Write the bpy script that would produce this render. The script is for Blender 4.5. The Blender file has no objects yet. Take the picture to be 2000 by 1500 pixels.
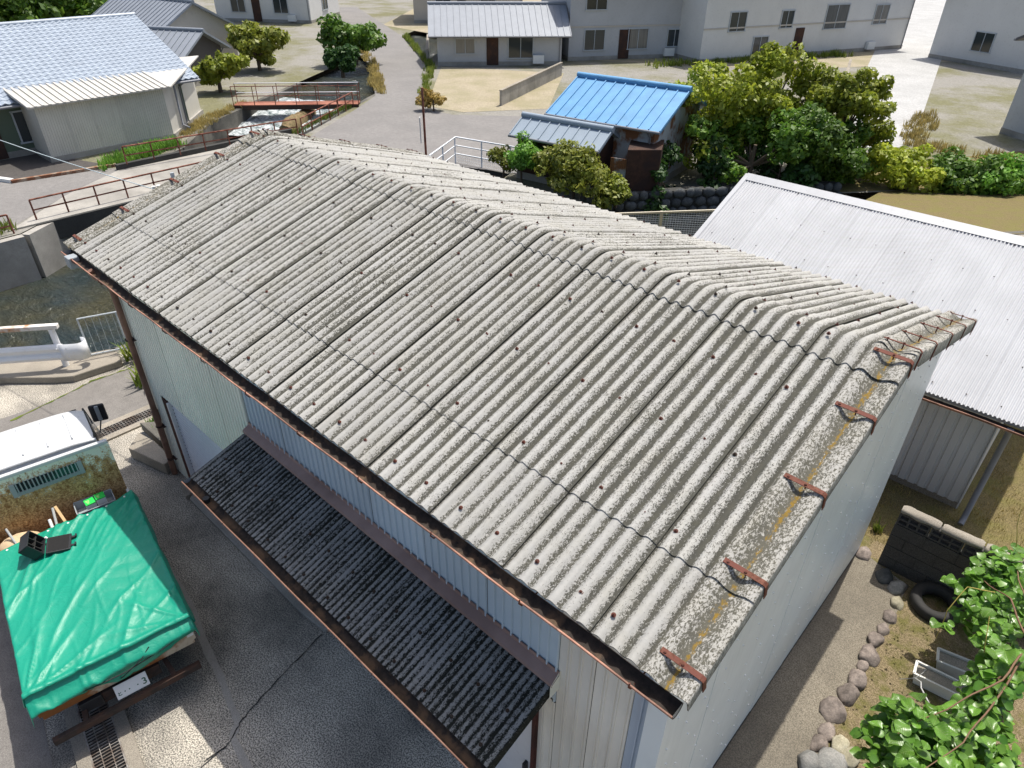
import bpy, math, random
from mathutils import Vector, Matrix, noise as mnoise
random.seed(7)
PI = math.pi
sc = bpy.context.scene
COL = sc.collection

# ------------------------------------------------------------------ camera, sky, sun, exposure
YAW, PITCH, ROLL = 2.3117, 0.597, 0.0105
fw = Vector((math.cos(YAW) * math.cos(PITCH), math.sin(YAW) * math.cos(PITCH), -math.sin(PITCH)))
rt = Vector((math.sin(YAW), -math.cos(YAW), 0))
up = rt.cross(fw)
r2 = math.cos(ROLL) * rt + math.sin(ROLL) * up
u2 = -math.sin(ROLL) * rt + math.cos(ROLL) * up
cam_d = bpy.data.cameras.new('camera')
cam = bpy.data.objects.new('camera', cam_d)
COL.objects.link(cam)
cam.matrix_world = Matrix(((r2.x, u2.x, -fw.x, 1.495), (r2.y, u2.y, -fw.y, -5.549), (r2.z, u2.z, -fw.z, 7.573), (0, 0, 0, 1)))
cam_d.lens = 24.13
cam_d.sensor_width = 36
cam_d.clip_end = 2000
sc.camera = cam

SUN = Vector((-0.035, 0.41, 1.0)).normalized()
elev = math.asin(SUN.z)
wd = bpy.data.worlds.new('World')
sc.world = wd
wd.use_nodes = True
wn = wd.node_tree
bg = wn.nodes['Background']
sky = wn.nodes.new('ShaderNodeTexSky')
sky.sky_type = 'NISHITA'
sky.sun_disc = False
sky.sun_elevation = elev
sky.sun_rotation = math.atan2(SUN.x, SUN.y)
sky.air_density = 1.0
sky.dust_density = 4.0
sky.ozone_density = 1.0
wn.links.new(sky.outputs[0], bg.inputs[0])
bg.inputs[1].default_value = 0.145
sd = bpy.data.lights.new('sun', 'SUN')
sd.energy = 4.6
sd.angle = math.radians(0.5)
sd.color = (1.0, 0.955, 0.88)
so = bpy.data.objects.new('sun', sd)
COL.objects.link(so)
so.rotation_euler = SUN.to_track_quat('Z', 'Y').to_euler()
so.location = (0, 0, 40)
sc.view_settings.view_transform = 'Standard'
sc.view_settings.look = 'None'
sc.view_settings.exposure = 0.17
sc.view_settings.gamma = 1.0
sc.cycles.max_bounces = 5
sc.cycles.diffuse_bounces = 3
sc.cycles.glossy_bounces = 2
sc.cycles.transmission_bounces = 2
sc.cycles.caustics_reflective = False
sc.cycles.caustics_refractive = False

# ------------------------------------------------------------------ material helpers
class NT:
    def __init__(s, name):
        s.m = bpy.data.materials.new(name)
        s.m.use_nodes = True
        s.t = s.m.node_tree
        s.b = s.t.nodes['Principled BSDF']
        s.pos = s.t.nodes.new('ShaderNodeNewGeometry')
    def n(s, typ, **kw):
        x = s.t.nodes.new(typ)
        for k, v in kw.items():
            setattr(x, k, v)
        return x
    def lk(s, a, b):
        s.t.links.new(a, b)
    def vec(s, sx=1, sy=1, sz=1, obj=False):
        mp = s.n('ShaderNodeMapping')
        mp.inputs['Scale'].default_value = (sx, sy, sz)
        if obj:
            tc = s.n('ShaderNodeTexCoord')
            s.lk(tc.outputs['Object'], mp.inputs[0])
        else:
            s.lk(s.pos.outputs['Position'], mp.inputs[0])
        return mp.outputs[0]
    def noise(s, scale, detail=3, rough=0.55, v=None, dist=0.0):
        x = s.n('ShaderNodeTexNoise')
        x.inputs['Scale'].default_value = scale
        x.inputs['Detail'].default_value = detail
        x.inputs['Roughness'].default_value = rough
        x.inputs['Distortion'].default_value = dist
        s.lk(v if v is not None else s.pos.outputs['Position'], x.inputs['Vector'])
        return x.outputs['Fac']
    def voro(s, scale, v=None, feat='F1', out='Distance'):
        x = s.n('ShaderNodeTexVoronoi')
        x.feature = feat
        x.inputs['Scale'].default_value = scale
        s.lk(v if v is not None else s.pos.outputs['Position'], x.inputs['Vector'])
        return x.outputs[out]
    def math(s, op, a, b=None, c=None, clamp=False):
        x = s.n('ShaderNodeMath', operation=op)
        x.use_clamp = clamp
        for i, q in enumerate((a, b, c)):
            if q is None:
                continue
            if isinstance(q, (int, float)):
                x.inputs[i].default_value = q
            else:
                s.lk(q, x.inputs[i])
        return x.outputs[0]
    def ramp(s, f, lo, hi, a=0.0, b=1.0):
        x = s.n('ShaderNodeMapRange')
        x.inputs[1].default_value = lo
        x.inputs[2].default_value = hi
        x.inputs[3].default_value = a
        x.inputs[4].default_value = b
        s.lk(f, x.inputs[0])
        return x.outputs[0]
    def mix(s, f, a, b, mode='MIX'):
        x = s.n('ShaderNodeMix', data_type='RGBA', blend_type=mode)
        if isinstance(f, (int, float)):
            x.inputs[0].default_value = f
        else:
            s.lk(f, x.inputs[0])
        for i, q in ((6, a), (7, b)):
            if isinstance(q, tuple):
                x.inputs[i].default_value = (*q[:3], 1)
            else:
                s.lk(q, x.inputs[i])
        return x.outputs[2]
    def sep(s):
        x = s.n('ShaderNodeSeparateXYZ')
        s.lk(s.pos.outputs['Position'], x.inputs[0])
        return x.outputs
    def rnd(s):
        return s.n('ShaderNodeObjectInfo').outputs['Random']
    def scale_col(s, col, f):
        x = s.n('ShaderNodeVectorMath', operation='SCALE')
        if isinstance(col, tuple):
            x.inputs[0].default_value = col[:3]
        else:
            s.lk(col, x.inputs[0])
        if isinstance(f, (int, float)):
            x.inputs['Scale'].default_value = f
        else:
            s.lk(f, x.inputs['Scale'])
        return x.outputs[0]
    def done(s, col, rough=0.7, bump=None, bs=0.3, bd=0.01, metal=0.0, spec=0.5, coat=0.0):
        if isinstance(col, tuple):
            s.b.inputs['Base Color'].default_value = (*col[:3], 1)
        else:
            s.lk(col, s.b.inputs['Base Color'])
        if isinstance(rough, (int, float)):
            s.b.inputs['Roughness'].default_value = rough
        else:
            s.lk(rough, s.b.inputs['Roughness'])
        s.b.inputs['Metallic'].default_value = metal
        s.b.inputs['Specular IOR Level'].default_value = spec
        s.b.inputs['Coat Weight'].default_value = coat
        if bump is not None:
            x = s.n('ShaderNodeBump')
            x.inputs['Strength'].default_value = bs
            x.inputs['Distance'].default_value = bd
            s.lk(bump, x.inputs['Height'])
            s.lk(x.outputs[0], s.b.inputs['Normal'])
        return s.m

M = {}
def paint(name, col, rough=0.45, var=0.12, dirt=(0.16, 0.13, 0.1), dirt_amt=0.25, scale=2.0, spec=0.4, objrand=0.0):
    t = NT(name)
    n1 = t.noise(scale, 4)
    c = t.scale_col(col, t.ramp(n1, 0.25, 0.75, 1 - var, 1 + var))
    if objrand:
        c = t.scale_col(c, t.ramp(t.rnd(), 0, 1, 1 - objrand, 1 + objrand))
    n2 = t.noise(scale * 9, 5, 0.65)
    c = t.mix(t.ramp(n2, 0.56, 0.78, 0, dirt_amt), c, dirt)
    M[name] = t.done(c, t.ramp(n2, 0.3, 0.8, rough - 0.08, rough + 0.15), n1, 0.04, 0.02, spec=spec)
    return M[name]

# weathered cement slate (main roof)
def slate(name, light, dark, thr, streak, valley, pitch, phase, big=0.1, yl=False, fine=62, soft=0.06):
    t = NT(name)
    v1 = t.vec(1.0, 0.6, 0.6)
    n1 = t.noise(fine, 3, 0.65, v1, 0.6)
    n2 = t.noise(3.0, 4, 0.6)
    n3 = t.noise(9, 4, 0.6, t.vec(1.6, streak, streak))
    x, y, z = t.sep()
    ph = t.math('MULTIPLY', t.math('SUBTRACT', x, phase), 2 * PI / pitch)
    val = t.math('POWER', t.math('MULTIPLY', t.math('SUBTRACT', 1.0, t.math('COSINE', ph)), 0.5), 1.8)
    n1b = t.noise(fine * 2.3, 2, 0.6, v1)
    f = t.math('ADD', t.math('ADD', n1, t.math('MULTIPLY', t.math('SUBTRACT', n1b, 0.5), 0.6)), t.math('MULTIPLY', t.math('SUBTRACT', n2, 0.5), big * 2))
    f = t.math('ADD', f, t.math('MULTIPLY', t.math('SUBTRACT', n3, 0.5), big * 3.4))
    f = t.math('ADD', f, t.math('MULTIPLY', t.math('SUBTRACT', val, 0.36), valley))
    f = t.math('ADD', f, t.math('MULTIPLY', t.math('SUBTRACT', t.rnd(), 0.5), 0.09))
    # less growth towards the eave course
    s = t.math('ABSOLUTE', y)
    f = t.math('SUBTRACT', f, t.ramp(s, 2.1, 3.3, 0.0, 0.085 if not yl else 0.0))
    mask = t.ramp(f, thr - soft, thr + soft)
    lc = t.mix(t.noise(26, 3), t.scale_col(light, 0.86), t.scale_col(light, 1.16))
    lc = t.mix(t.ramp(n2, 0.4, 0.7, 0, 0.35), lc, (light[0] * 1.0, light[1] * 0.97, light[2] * 0.84))
    lc = t.scale_col(lc, t.ramp(t.rnd(), 0, 1, 0.9, 1.08))
    dc = t.mix(t.noise(14, 2), dark, (dark[0] * 1.5, dark[1] * 1.45, dark[2] * 1.2))
    c = t.mix(mask, lc, dc)
    if yl:
        x = t.math('MAXIMUM', x, t.math('SUBTRACT', -8.407, x))
        trough = t.math('SUBTRACT', 1.0, t.math('MULTIPLY', t.math('ABSOLUTE', t.math('SUBTRACT', x, 0.57)), 11.0), clamp=True)
        c = t.mix(t.ramp(t.math('ADD', n1, t.math('MULTIPLY', trough, 0.24)), 0.50, 0.66), c, dc)  # trough stain, which also paints in the shading of the cap's wave
        c = t.mix(t.ramp(t.math('ADD', n1, t.ramp(x, 0.395, 0.425, 0.3, 0.0)), 0.56, 0.68), c, dc)  # inner edge darkened the same way, so the cap looks less flat
        c = t.mix(t.math('MULTIPLY', t.ramp(x, 0.735, 0.738), 0.6), c, t.mix(t.ramp(t.noise(30, 4, 0.6, t.vec(1, 1, 0.25)), 0.4, 0.6), (0.06, 0.075, 0.065), (0.26, 0.28, 0.26)))  # shade on the hanging flange is put into its greenish dark colour
        yv = t.math('ADD', t.noise(40, 4, 0.7, v1), t.math('MULTIPLY', t.noise(2.2, 2), 0.25))
        # orange lichen sits in the trough between the last wave and the raised edge
        band = t.math('SUBTRACT', 1.0, t.math('MULTIPLY', t.math('ABSOLUTE', t.math('SUBTRACT', x, 0.585)), 19.0), clamp=True)
        ym = t.ramp(t.math('ADD', yv, t.math('MULTIPLY', band, 0.30)), 0.85, 0.97)
        c = t.mix(ym, c, t.mix(t.noise(30), (0.27, 0.165, 0.025), (0.17, 0.12, 0.035)))
    M[name] = t.done(c, 0.92, t.math('ADD', n1, t.math('MULTIPLY', mask, 0.3)), 0.5, 0.006, spec=0.2)
slate('slate', (0.39, 0.385, 0.363), (0.060, 0.060, 0.055), 0.502, 0.10, 0.36, 0.13, 0.07, big=0.105, fine=85, soft=0.075)
slate('slate_verge', (0.385, 0.375, 0.345), (0.085, 0.083, 0.073), 0.535, 0.3, 0.05, 0.13, 0.07, yl=True, fine=70)
slate('slate_canopy', (0.24, 0.245, 0.24), (0.014, 0.016, 0.015), 0.42, 0.06, 0.28, 0.0635, 0.0, big=0.17, fine=70, soft=0.10)

def ribbed(name, col, var, dirt_amt):
    t = NT(name)
    n1 = t.noise(1.3, 3)
    st = t.noise(6, 4, 0.6, t.vec(3.0, 3.0, 0.18))
    c = t.scale_col(col, t.ramp(n1, 0.3, 0.7, 1 - var, 1 + var))
    c = t.scale_col(c, t.ramp(t.rnd(), 0, 1, 0.94, 1.06))
    c = t.mix(t.ramp(st, 0.55, 0.8, 0, dirt_amt), c, (0.30, 0.25, 0.2))
    M[name] = t.done(c, 0.42, n1, 0.05, 0.02, spec=0.45)
ribbed('siding_cream', (0.82, 0.84, 0.75), 0.06, 0.18)
ribbed('siding_blue', (0.50, 0.61, 0.69), 0.07, 0.15)
ribbed('siding_beige', (0.74, 0.72, 0.65), 0.07, 0.2)
ribbed('siding_slate_blue', (0.42, 0.50, 0.60), 0.06, 0.2)
ribbed('siding_grey', (0.66, 0.665, 0.66), 0.05, 0.15)
ribbed('siding_shed_white', (0.62, 0.60, 0.53), 0.06, 0.2)
# painted gable sheet, chalky blue grey with chips
t = NT('gable_paint')
n1 = t.noise(1.1, 3)
chip = t.noise(16, 4, 0.6, t.vec(1, 1.2, 0.35))
c = t.scale_col((0.74, 0.805, 0.825), t.ramp(n1, 0.3, 0.7, 0.92, 1.07))
c = t.mix(t.ramp(t.noise(5, 4, 0.6, t.vec(1, 2.5, 0.2)), 0.5, 0.8, 0, 0.18), c, (0.30, 0.33, 0.34))
c = t.mix(t.ramp(chip, 0.735, 0.76, 0, 0.85), c, (0.20, 0.17, 0.14))
M['gable_paint'] = t.done(c, 0.38, n1, 0.12, 0.05, spec=0.5)

# concrete / ground
def concrete(name, a, b, speck, stain, stain_col, fine=150, bs=0.35, thr=0.52):
    t = NT(name)
    v = t.noise(fine, 3, 0.7)
    big = t.noise(0.55, 5, 0.62)
    mid = t.noise(5, 4, 0.6)
    c = t.mix(t.ramp(v, 0.43, 0.57), b, a)
    c = t.scale_col(c, t.ramp(mid, 0.3, 0.7, 0.86, 1.12))
    c = t.mix(t.ramp(t.math('ADD', big, t.math('MULTIPLY', mid, 0.22)), thr, thr + 0.24, 0, stain), c, stain_col)
    M[name] = t.done(c, 0.9, v, bs, 0.004, spec=0.25)
concrete('yard_concrete', (0.68, 0.625, 0.525), (0.135, 0.125, 0.108), 0.5, 0.75, (0.055, 0.055, 0.053), fine=62, thr=0.515)
concrete('path_concrete', (0.27, 0.238, 0.185), (0.135, 0.118, 0.092), 0.5, 0.6, (0.095, 0.085, 0.068), fine=75, thr=0.52)
concrete('kerb_concrete', (0.42, 0.38, 0.31), (0.23, 0.20, 0.165), 0.5, 0.5, (0.13, 0.12, 0.10), fine=120)
concrete('plain_concrete', (0.42, 0.40, 0.36), (0.31, 0.295, 0.265), 0.3, 0.55, (0.14, 0.135, 0.12), fine=90)
concrete('wet_concrete', (0.25, 0.235, 0.2), (0.14, 0.13, 0.11), 0.3, 0.75, (0.05, 0.05, 0.045), fine=60, thr=0.45)
concrete('dark_concrete', (0.075, 0.075, 0.07), (0.045, 0.045, 0.042), 0.3, 0.5, (0.03, 0.03, 0.03), fine=60)
concrete('block_concrete', (0.105, 0.10, 0.095), (0.06, 0.058, 0.055), 0.3, 0.5, (0.035, 0.033, 0.032), fine=90)  # base kept dark for the shade on the block wall's near face
concrete('asphalt', (0.25, 0.235, 0.215), (0.14, 0.13, 0.12), 0.3, 0.3, (0.12, 0.11, 0.10), fine=130)
concrete('asphalt_far', (0.235, 0.225, 0.215), (0.20, 0.19, 0.18), 0.3, 0.4, (0.15, 0.145, 0.14), fine=18)
concrete('asphalt_dark', (0.10, 0.09, 0.085), (0.075, 0.07, 0.065), 0.3, 0.4, (0.06, 0.055, 0.05), fine=40)
concrete('gravel_beige', (0.40, 0.35, 0.25), (0.27, 0.23, 0.165), 0.3, 0.5, (0.20, 0.19, 0.09), fine=20)
concrete('lane_concrete', (0.46, 0.46, 0.45), (0.38, 0.38, 0.37), 0.3, 0.4, (0.28, 0.28, 0.27), fine=10)
t = NT('crack_dark'); M['crack_dark'] = t.done((0.03, 0.028, 0.026), 0.95)
# garden soil with moss
t = NT('soil')
n1 = t.noise(70, 4, 0.65); n2 = t.noise(4.5, 5, 0.65); n3 = t.noise(14, 3)
c = t.mix(t.ramp(n1, 0.35, 0.65), (0.115, 0.09, 0.05), (0.34, 0.27, 0.165))
c = t.mix(t.ramp(n2, 0.46, 0.62, 0, 0.75), c, t.mix(n3, (0.17, 0.165, 0.04), (0.085, 0.085, 0.028)))
M['soil'] = t.done(c, 0.95, t.math('ADD', n1, n3), 0.9, 0.02, spec=0.1)
t = NT('dry_lawn')
n1 = t.noise(60, 4, 0.7, t.vec(1, 1, 1)); n2 = t.noise(2.2, 4)
c = t.mix(t.ramp(n1, 0.35, 0.68), (0.075, 0.06, 0.028), (0.31, 0.25, 0.12))
c = t.mix(t.ramp(n2, 0.45, 0.65, 0, 0.5), c, (0.17, 0.17, 0.045))
M['dry_lawn'] = t.done(c, 0.95, n1, 0.9, 0.02, spec=0.1)
t = NT('far_ground')
n1 = t.noise(1.2, 5); n2 = t.noise(11, 4)
c = t.mix(t.ramp(t.noise(0.25, 5, 0.65), 0.42, 0.62), (0.25, 0.24, 0.215), (0.17, 0.165, 0.095))
c = t.scale_col(c, t.ramp(n2, 0.3, 0.7, 0.8, 1.2))
M['far_ground'] = t.done(c, 0.95, n2, 0.5, 0.04, spec=0.1)

# rust, plastics, paints
def rusty(name, a, b, c2, sc_=30, thr=0.5, rough=0.8):
    t = NT(name)
    n1 = t.noise(sc_, 5, 0.65); n2 = t.noise(sc_ * 0.2, 3)
    c = t.mix(t.ramp(n1, 0.35, 0.65), a, b)
    c = t.mix(t.ramp(t.math('ADD', n2, t.math('MULTIPLY', n1, 0.3)), thr + 0.1, thr + 0.22), c, c2)
    M[name] = t.done(c, rough, n1, 0.3, 0.003, spec=0.25)
rusty('rust_clamp', (0.10, 0.035, 0.022), (0.20, 0.085, 0.055), (0.15, 0.055, 0.04), 40)
rusty('rust_bolt', (0.07, 0.024, 0.016), (0.15, 0.05, 0.035), (0.10, 0.04, 0.03), 80)
rusty('dark_bolt', (0.03, 0.025, 0.02), (0.06, 0.045, 0.035), (0.05, 0.03, 0.02), 80)
rusty('gutter_brown', (0.36, 0.18, 0.125), (0.48, 0.26, 0.185), (0.20, 0.11, 0.08), 14, 0.52, 0.55)
rusty('gutter_inside', (0.022, 0.018, 0.015), (0.05, 0.038, 0.03), (0.10, 0.065, 0.04), 20, 0.56)  # near-black base stands in for the shadow inside the gutter
rusty('flashing_brown', (0.30, 0.205, 0.175), (0.36, 0.25, 0.215), (0.24, 0.16, 0.135), 6, 0.55, 0.5)
rusty('pipe_brown', (0.21, 0.115, 0.08), (0.27, 0.155, 0.115), (0.16, 0.085, 0.06), 8, 0.55, 0.45)
rusty('frame_red', (0.06, 0.02, 0.016), (0.10, 0.032, 0.025), (0.045, 0.018, 0.015), 12)
rusty('rail_rust', (0.20, 0.075, 0.05), (0.30, 0.135, 0.095), (0.12, 0.04, 0.025), 18)
rusty('rail_tan', (0.30, 0.22, 0.16), (0.38, 0.30, 0.23), (0.2, 0.09, 0.05), 18)
rusty('walk_deck', (0.30, 0.12, 0.08), (0.38, 0.17, 0.115), (0.22, 0.08, 0.05), 6)
rusty('grate_steel', (0.20, 0.185, 0.17), (0.32, 0.30, 0.27), (0.13, 0.10, 0.08), 25, 0.5, 0.6)
rusty('dark_steel', (0.035, 0.028, 0.025), (0.06, 0.043, 0.037), (0.07, 0.04, 0.03), 14)
rusty('bed_rust', (0.52, 0.43, 0.30), (0.60, 0.53, 0.42), (0.24, 0.095, 0.03), 12, 0.42)
paint('white_paint', (0.60, 0.61, 0.61), 0.3, 0.04, (0.35, 0.2, 0.12), 0.25, 3)
paint('guard_white', (0.78, 0.79, 0.80), 0.35, 0.04, (0.45, 0.22, 0.1), 0.3, 3)
rusty('guard_rusty', (0.66, 0.62, 0.55), (0.74, 0.72, 0.68), (0.42, 0.20, 0.08), 9, 0.58)
paint('grey_plastic', (0.33, 0.36, 0.38), 0.4, 0.06, dirt_amt=0.15)
paint('shutter_grey', (0.66, 0.66, 0.67), 0.4, 0.05, dirt_amt=0.2)
paint('shutter_light', (0.66, 0.69, 0.71), 0.4, 0.05, dirt_amt=0.15)
paint('trim_white', (0.74, 0.75, 0.73), 0.4, 0.05, dirt_amt=0.25)
paint('steel_bare', (0.45, 0.49, 0.52), 0.4, 0.08, dirt_amt=0.3)
paint('fence_beige', (0.52, 0.47, 0.36), 0.5, 0.05, dirt_amt=0.2)
paint('rail_white', (0.74, 0.77, 0.80), 0.4, 0.05, dirt_amt=0.25)
paint('black_plastic', (0.022, 0.023, 0.026), 0.42, 0.1, (0.05, 0.05, 0.05), 0.3, 10)
paint('black_rubber', (0.028, 0.027, 0.026), 0.75, 0.1, (0.09, 0.08, 0.07), 0.4, 10)
paint('plate_white', (0.78, 0.79, 0.78), 0.35, 0.02, dirt_amt=0.1)
paint('plate_green', (0.02, 0.10, 0.05), 0.4, 0.02, dirt_amt=0.0)
paint('box_green', (0.03, 0.62, 0.10), 0.35, 0.04, dirt_amt=0.05)
paint('box_white', (0.74, 0.75, 0.74), 0.4, 0.04, dirt_amt=0.1)
paint('box_print', (0.55, 0.85, 0.30), 0.4, 0.04, dirt_amt=0.0)
paint('wood_pale', (0.58, 0.40, 0.20), 0.7, 0.15, dirt_amt=0.3, scale=9)
paint('wood_grey', (0.45, 0.45, 0.44), 0.7, 0.15, dirt_amt=0.3, scale=9)
paint('sack_tan', (0.60, 0.44, 0.27), 0.8, 0.15, dirt_amt=0.2, scale=9)
paint('red_lamp', (0.45, 0.03, 0.03), 0.25, 0.05, dirt_amt=0.1)
paint('planter_white', (0.66, 0.65, 0.60), 0.5, 0.08, dirt_amt=0.45, scale=6)
paint('pipe_grey', (0.22, 0.23, 0.25), 0.5, 0.1, dirt_amt=0.4)
t = NT('shed_roof_white')
n1 = t.noise(2.0, 4); st = t.noise(11, 5, 0.65, t.vec(1.6, 0.10, 0.10)); sp = t.noise(40, 4, 0.7, t.vec(1, 0.35, 0.35))
c = t.scale_col((0.45, 0.46, 0.475), t.ramp(n1, 0.3, 0.7, 0.93, 1.05))
c = t.scale_col(c, t.ramp(t.rnd(), 0, 1, 0.95, 1.03))
c = t.mix(t.ramp(st, 0.50, 0.72, 0, 0.45), c, (0.36, 0.36, 0.365))
c = t.mix(t.ramp(sp, 0.66, 0.72, 0, 0.8), c, (0.20, 0.19, 0.18))
M['shed_roof_white'] = t.done(c, 0.5, n1, 0.05, 0.02, spec=0.4)
paint('wall_white', (0.66, 0.66, 0.64), 0.7, 0.05, dirt_amt=0.2, scale=0.8)
paint('wall_grey', (0.46, 0.47, 0.48), 0.7, 0.06, dirt_amt=0.25, scale=0.8)
paint('wall_beige', (0.50, 0.46, 0.40), 0.7, 0.06, dirt_amt=0.25, scale=0.8)
paint('wall_dark', (0.09, 0.08, 0.075), 0.7, 0.1, dirt_amt=0.2, scale=0.8)
paint('wall_shade_green', (0.10, 0.14, 0.10), 0.5, 0.1, dirt_amt=0.2, scale=0.8)  # dark green stands in for shadow on the tiled house wall
paint('tile_blue_grey', (0.36, 0.41, 0.47), 0.32, 0.1, (0.18, 0.2, 0.22), 0.25, 2.5)
paint('roof_grey_blue', (0.24, 0.265, 0.30), 0.5, 0.08, dirt_amt=0.2)
paint('roof_dark', (0.08, 0.08, 0.09), 0.5, 0.1, dirt_amt=0.2)
paint('roof_pale', (0.50, 0.48, 0.44), 0.6, 0.08, dirt_amt=0.3)
paint('roof_blue', (0.12, 0.31, 0.53), 0.55, 0.14, (0.24, 0.30, 0.36), 0.55)
paint('roof_slate_blue', (0.27, 0.33, 0.39), 0.5, 0.06, dirt_amt=0.3)
rusty('tin_rust', (0.42, 0.45, 0.47), (0.50, 0.53, 0.55), (0.22, 0.10, 0.05), 6, 0.5)
rusty('shed_brown', (0.055, 0.03, 0.022), (0.09, 0.045, 0.03), (0.05, 0.03, 0.025), 8)
t = NT('window_glass'); M['window_glass'] = t.done(t.mix(t.ramp(t.rnd(), 0.55, 0.6), (0.03, 0.04, 0.045), t.mix(t.noise(3, 2, 0.5, t.vec(3, 3, 0.2)), (0.10, 0.10, 0.095), (0.26, 0.255, 0.24))), 0.1, spec=0.6)
t = NT('sealant'); M['sealant'] = t.done((0.36, 0.41, 0.44), 0.3)
t = NT('cord_black'); M['cord_black'] = t.done((0.015, 0.016, 0.018), 0.6)
t = NT('cable_white'); M['cable_white'] = t.done((0.50, 0.58, 0.60), 0.5)
# rusty mint panel
t = NT('mint_rust')
x, y, z = t.sep()
n1 = t.noise(45, 5, 0.7); n2 = t.noise(4, 4, 0.6); n3 = t.noise(16, 4, 0.65, t.vec(1, 1, 0.45))
hh = t.ramp(z, 1.05, 1.75, 0.22, -0.10)
f = t.math('ADD', t.math('ADD', t.math('MULTIPLY', n2, 0.55), t.math('MULTIPLY', n3, 0.35)), hh)
f = t.math('ADD', f, t.math('MULTIPLY', t.math('SUBTRACT', n1, 0.5), 0.55))
rc = t.mix(t.ramp(n1, 0.35, 0.62), (0.20, 0.085, 0.028), (0.72, 0.48, 0.22))
rc = t.mix(t.ramp(n3, 0.5, 0.66, 0, 0.7), rc, (0.20, 0.075, 0.02))
c = t.mix(t.ramp(f, 0.37, 0.46), t.mix(n2, (0.84, 0.85, 0.70), (0.88, 0.88, 0.76)), rc)
M['mint_rust'] = t.done(c, 0.75, n1, 0.4, 0.003, spec=0.3)
# tarp
t = NT('tarp_green')
n1 = t.noise(1.6, 3); n2 = t.noise(18, 4, 0.6)
c = t.mix(n1, (0.003, 0.245, 0.155), (0.006, 0.30, 0.195))
c = t.mix(t.ramp(n2, 0.6, 0.75, 0, 0.15), c, (0.10, 0.5, 0.40))
M['tarp_green'] = t.done(c, 0.46, t.noise(9, 4, 0.6, None, 1.0), 0.35, 0.02, spec=0.55)
# water
t = NT('water')
n1 = t.noise(2.6, 4, 0.62, t.vec(0.55, 1.5, 1), 0.8); n2 = t.noise(0.35, 3); n3 = t.noise(9, 3, 0.6, t.vec(0.6, 1.4, 1))
c = t.mix(t.ramp(n2, 0.38, 0.62), (0.022, 0.034, 0.034), (0.055, 0.052, 0.026))
c = t.mix(t.ramp(n1, 0.55, 0.75, 0, 0.5), c, (0.015, 0.02, 0.02))
M['water'] = t.done(c, 0.09, t.math('ADD', n1, t.math('MULTIPLY', n3, 0.35)), 0.9, 0.25, spec=0.5)
t = NT('white_water')
n1 = t.noise(2.0, 5, 0.7, t.vec(1, 1, 1), 1.2)
c = t.mix(t.ramp(t.math('ADD', t.math('MULTIPLY', n1, 0.6), t.math('MULTIPLY', t.noise(7, 4, 0.7, t.vec(0.5, 1.3, 1)), 0.4)), 0.42, 0.62), (0.08, 0.12, 0.12), (0.80, 0.84, 0.86))
M['white_water'] = t.done(c, 0.35, n1, 0.9, 0.15)
# stones
def stone(name, a, b):
    t = NT(name)
    n1 = t.noise(9, 4, 0.65); n2 = t.noise(60, 3, 0.7)
    c = t.mix(t.ramp(n1, 0.35, 0.65), a, b)
    c = t.scale_col(c, t.ramp(n2, 0.3, 0.7, 0.75, 1.25))
    c = t.scale_col(c, t.ramp(t.rnd(), 0, 1, 0.8, 1.2))
    M[name] = t.done(c, 0.85, t.math('ADD', n1, t.math('MULTIPLY', n2, 0.4)), 0.6, 0.01, spec=0.3)
stone('stone_purple', (0.13, 0.108, 0.095), (0.27, 0.225, 0.195))
stone('stone_tan', (0.27, 0.245, 0.17), (0.38, 0.35, 0.26))
stone('stone_grey', (0.20, 0.20, 0.19), (0.30, 0.29, 0.27))
stone('stone_dark', (0.07, 0.075, 0.075), (0.12, 0.125, 0.125))
stone('mossy', (0.10, 0.085, 0.035), (0.22, 0.15, 0.08))
# foliage
def leaf(name, a, b, rough=0.5, spec=0.4, trans=0.25, ns=1.2, veins=False):
    t = NT(name)
    isl = t.pos.outputs['Random Per Island']
    c = t.mix(isl, a, b)
    c = t.scale_col(c, t.ramp(t.noise(ns, 3), 0.3, 0.7, 0.65, 1.3))
    c = t.scale_col(c, t.ramp(t.rnd(), 0, 1, 0.75, 1.25))
    bmp = None
    if veins:
        tc = t.n('ShaderNodeTexCoord'); sx = t.n('ShaderNodeSeparateXYZ'); t.lk(tc.outputs['Object'], sx.inputs[0])
        ay = t.math('ABSOLUTE', sx.outputs[1])
        wv = t.math('SINE', t.math('MULTIPLY', t.math('SUBTRACT', sx.outputs[0], t.math('MULTIPLY', ay, 0.75)), 44.0))
        mid = t.ramp(ay, 0.0, 0.03, 1.0, 0.0)
        vv = t.math('MAXIMUM', t.ramp(wv, 0.80, 1.0), mid)
        c = t.mix(t.math('MULTIPLY', vv, 0.4), c, (0.26, 0.36, 0.10))
        bmp = t.math('SUBTRACT', 1.0, vv)
    t.done(c, rough, bmp, 0.6, 0.004, spec=spec)
    tr = t.n('ShaderNodeBsdfTranslucent')
    t.lk(t.scale_col(c, 1.5), tr.inputs[0])
    mx = t.n('ShaderNodeMixShader')
    mx.inputs[0].default_value = trans
    t.lk(t.b.outputs[0], mx.inputs[1]); t.lk(tr.outputs[0], mx.inputs[2])
    t.lk(mx.outputs[0], t.t.nodes['Material Output'].inputs[0])
    M[name] = t.m
leaf('leaf_kiwi', (0.07, 0.19, 0.02), (0.15, 0.30, 0.035), 0.33, 0.55, 0.28, 6, True)
leaf('leaf_vine_inner', (0.06, 0.17, 0.018), (0.16, 0.31, 0.04), 0.36, 0.5, 0.28, 5)
leaf('leaf_green', (0.06, 0.15, 0.015), (0.15, 0.25, 0.03), trans=0.3)
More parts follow.
